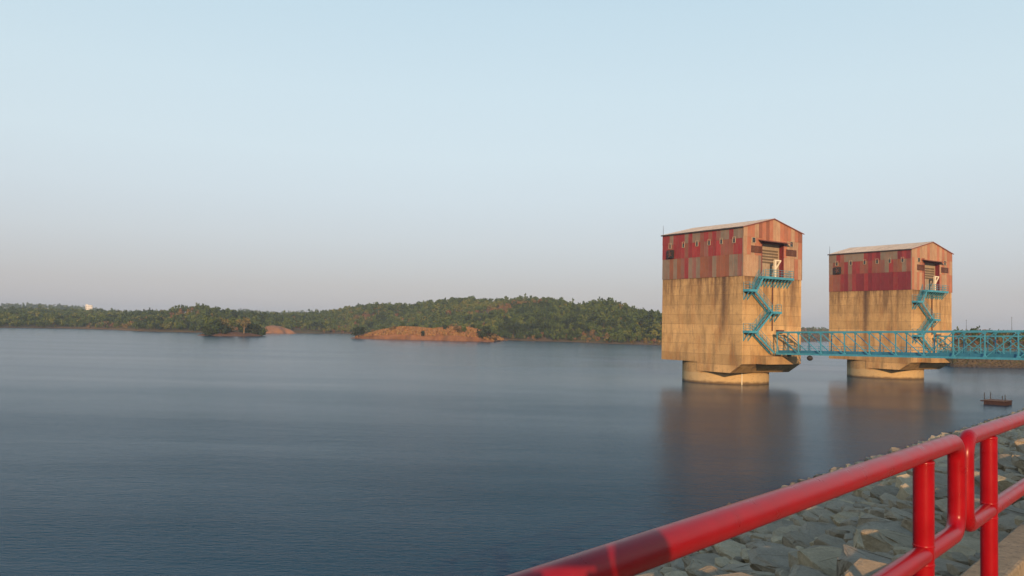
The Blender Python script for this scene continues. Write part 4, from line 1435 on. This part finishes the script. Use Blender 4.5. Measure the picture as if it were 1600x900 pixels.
# ------------------------------------------------------------------ far building and poles
bp = px_water(140.5, 500); d_ = Vector((bp.x, bp.y, 0)).normalized()
bY = 1370; bX = math.tan(math.atan((140.5 - 800) / F_PX)) * bY
bz0 = 21.5
H_ = empty("building", (bX, bY, bz0), R(22))
m_ = MB(); m_.box(-5, 5, -4, 4, -2, 7.0).box(-5.0, -1.0, -3.9, 4, 7.0, 8.4); m_.build("wall", WHITEWASH, H_)
m_ = MB(); m_.box(-5.3, 5.3, -4.3, 4.3, 7.003, 7.25); m_.build("roof_slab", WHITEWASH, H_)
for x in (-3.4, 0, 3.4):
    for z in (1.2, 4.4):
        m_ = MB(); m_.box(x - 0.6, x + 0.6, -4.08, -3.99, z, z + 1.4); m_.build("window", GLASS, H_)
tag(H_, "white flat roofed building among the trees of the far left ridge", "building")
for (u, y, ztop, lab) in ((1511, 390, 16.2, "shorter thin mast on the wooded bank right of the farther tower"), (1582, 375, 17.6, "taller thin mast near the right edge above the footbridge")):
    x = math.tan(math.atan((u - 800) / F_PX)) * y + (-0.0227 * 12) * y / F_PX
    z = float(land_height(np.array([x]), np.array([float(y)]))[0])
    Q_ = empty("mast", (x, y, z))
    m_ = MB(); m_.tube([(0, 0, -0.5), (0, 0, ztop - z)], [0.11, 0.06], 6); m_.build("pole", DARK, Q_)
    m_ = MB(); m_.bar((-0.35, 0, ztop - z - 0.4), (0.35, 0, ztop - z - 0.4), 0.07); m_.build("cross_arm", DARK, Q_)
    tag(Q_, lab, "mast")

# ------------------------------------------------------------------ person standing by the viewer, whose shadow falls on the railing
def skin_mesh(name, nodes, edges, mats, parent, levels=2, pick=None):
    """nodes: name -> (x, y, z, radius x, radius y); first node is the root"""
    keys = list(nodes)
    me = bpy.data.meshes.new(name)
    me.from_pydata([nodes[k][:3] for k in keys], [(keys.index(a), keys.index(b)) for a, b in edges], [])
    o = bpy.data.objects.new(name, me); col.objects.link(o); o.parent = parent
    o.modifiers.new("skin", 'SKIN')
    if not me.skin_vertices: me.skin_vertices.new()
    for i, k in enumerate(keys):
        sv = me.skin_vertices[0].data[i]
        sv.radius = nodes[k][3:5] if len(nodes[k]) > 4 else (nodes[k][3], nodes[k][3]); sv.use_root = i == 0
    o.modifiers["skin"].use_smooth_shade = True
    sub = o.modifiers.new("smooth", 'SUBSURF'); sub.levels = levels; sub.render_levels = levels
    for m in mats: me.materials.append(m)
    return o


def person(x, y):
    Pn = empty("person", (x, y, 5.84), 0.0)
    tag(Pn, "person in blue shirt and dark trousers standing on the path with raised hands", "person")
    skinm = plain("skin", (0.26, 0.14, 0.09), 0.55, 0.35, var=0.06)
    shirt = plain("blue shirt cloth", (0.10, 0.16, 0.28), 0.85, 0.1, var=0.1, scale=9)
    trous = plain("dark trouser cloth", (0.04, 0.04, 0.05), 0.85, 0.1, var=0.15, scale=9)
    hairm = plain("black hair", (0.012, 0.010, 0.009), 0.6, 0.3, var=0.3, scale=30)
    N = {'pelvis': (0, 0, 0.96, 0.155, 0.11), 'waist': (0, 0, 1.12, 0.14, 0.10), 'chest': (0, -0.01, 1.32, 0.165, 0.115), 'collar': (0, 0, 1.47, 0.10, 0.075), 'neck': (0, 0.01, 1.535, 0.056, 0.058),
         'jaw': (0, 0.035, 1.61, 0.062, 0.075), 'face': (0, 0.025, 1.68, 0.074, 0.092), 'crown': (0, 0.0, 1.755, 0.062, 0.078), 'nose': (0, 0.128, 1.668, 0.012, 0.012)}
    E = [('pelvis', 'waist'), ('waist', 'chest'), ('chest', 'collar'), ('collar', 'neck'), ('neck', 'jaw'), ('jaw', 'face'), ('face', 'crown'), ('face', 'nose')]
    # both hands hold a phone up beside the face, a little to the left
    PX, PY, PZ = -0.20, 0.30, 1.605
    for s_, t in ((-1, 'l'), (1, 'r')):
        wx = PX + 0.085 * s_
        N.update({t + 'hip': (0.095 * s_, 0, 0.90, 0.095), t + 'knee': (0.11 * s_, 0.02, 0.50, 0.058), t + 'calf': (0.112 * s_, -0.005, 0.36, 0.056), t + 'ankle': (0.115 * s_, -0.02, 0.09, 0.038), t + 'toe': (0.135 * s_, 0.16, 0.035, 0.036),
                  t + 'shoulder': (0.19 * s_, 0, 1.44, 0.062), t + 'elbow': (PX * 0.55 + 0.21 * s_, 0.20, 1.34, 0.042), t + 'fore': (PX * 0.8 + 0.17 * s_, 0.24, 1.40, 0.040), t + 'wrist': (wx + 0.012 * s_, 0.27, 1.525, 0.027), t + 'palm': (wx + 0.004 * s_, 0.275, 1.58, 0.032), t + 'ear': (0.082 * s_, 0.0, 1.67, 0.012)})
        E += [('pelvis', t + 'hip'), (t + 'hip', t + 'knee'), (t + 'knee', t + 'calf'), (t + 'calf', t + 'ankle'), (t + 'ankle', t + 'toe'), ('chest', t + 'shoulder'), (t + 'shoulder', t + 'elbow'), (t + 'elbow', t + 'fore'), (t + 'fore', t + 'wrist'), (t + 'wrist', t + 'palm'), ('face', t + 'ear')]
        for i in range(4):
            a, b, c = t + f'k{i}', t + f'm{i}', t + f't{i}'
            z = 1.59 + 0.019 * i
            N.update({a: (wx + 0.004 * s_, 0.300, z, 0.010), b: (wx - 0.014 * s_, 0.318, z + 0.004, 0.009), c: (wx - 0.036 * s_, 0.3185, z + 0.003, 0.0078)})
            E += [(t + 'palm', a), (a, b), (b, c)]
        N.update({t + 'th1': (wx - 0.014 * s_, 0.272, 1.572, 0.012), t + 'th2': (wx - 0.038 * s_, 0.284, 1.58, 0.010)})
        E += [(t + 'palm', t + 'th1'), (t + 'th1', t + 'th2')]
    ph = MB(); ph.box(-0.075, 0.075, -0.004, 0.004, -0.038, 0.038)
    pho = ph.build("phone", DARK); pho.location = (x + PX * 1.07, y + PY * 1.07, 5.84 + (PZ + 0.02) * 1.07)
    tag(pho, "black phone held level in both hands of the person on the path", "phone")
    Pn.scale = (1.07, 1.07, 1.07)
    skin_mesh("body", N, E, [skinm], Pn)
    S = {'w': (0, 0, 0.93, 0.175, 0.13), 'm': (0, 0, 1.12, 0.165, 0.125), 'c': (0, -0.01, 1.32, 0.19, 0.137), 'n': (0, 0, 1.475, 0.105, 0.085)}
    Es = [('w', 'm'), ('m', 'c'), ('c', 'n')]
    for s_, t in ((-1, 'l'), (1, 'r')):
        S.update({t + 's': (0.195 * s_, 0, 1.44, 0.08), t + 'e': (PX * 0.5 + 0.21 * s_, 0.17, 1.355, 0.064)}); Es += [('c', t + 's'), (t + 's', t + 'e')]
    skin_mesh("shirt", S, Es, [shirt], Pn)
    S = {'p': (0, 0, 0.95, 0.165, 0.12)}; Es = []
    for s_, t in ((-1, 'l'), (1, 'r')):
        S.update({t + 'h': (0.1 * s_, 0, 0.86, 0.105), t + 'k': (0.112 * s_, 0.015, 0.5, 0.078), t + 'a': (0.117 * s_, -0.015, 0.08, 0.062)}); Es += [('p', t + 'h'), (t + 'h', t + 'k'), (t + 'k', t + 'a')]
    skin_mesh("trousers", S, Es, [trous], Pn)
    skin_mesh("hair", {'c': (0, -0.015, 1.765, 0.072, 0.085), 'b': (0, -0.055, 1.69, 0.078, 0.062), 'n': (0, -0.05, 1.62, 0.06, 0.045)}, [('c', 'b'), ('b', 'n')], [hairm], Pn)
    return Pn


person(0.372, -0.25)

# ------------------------------------------------------------------ haze
if HAZE > 0:
    m = bpy.data.materials.new("haze")
    m.use_nodes = True
    t = m.node_tree
    for n_ in list(t.nodes):
        if n_.type == 'BSDF_PRINCIPLED': t.nodes.remove(n_)
    pv = t.nodes.new('ShaderNodeVolumePrincipled')
    pv.inputs['Color'].default_value = (0.62, 0.78, 0.95, 1)
    pv.inputs['Density'].default_value = HAZE
    pv.inputs['Anisotropy'].default_value = 0.0
    t.links.new(pv.outputs[0], t.nodes['Material Output'].inputs['Volume'])
    mb = MB(); mb.box(-3500, 3500, -700, 3500, -9, 62)
    hz_ = mb.build("haze", m); tag(hz_, kind='stuff')
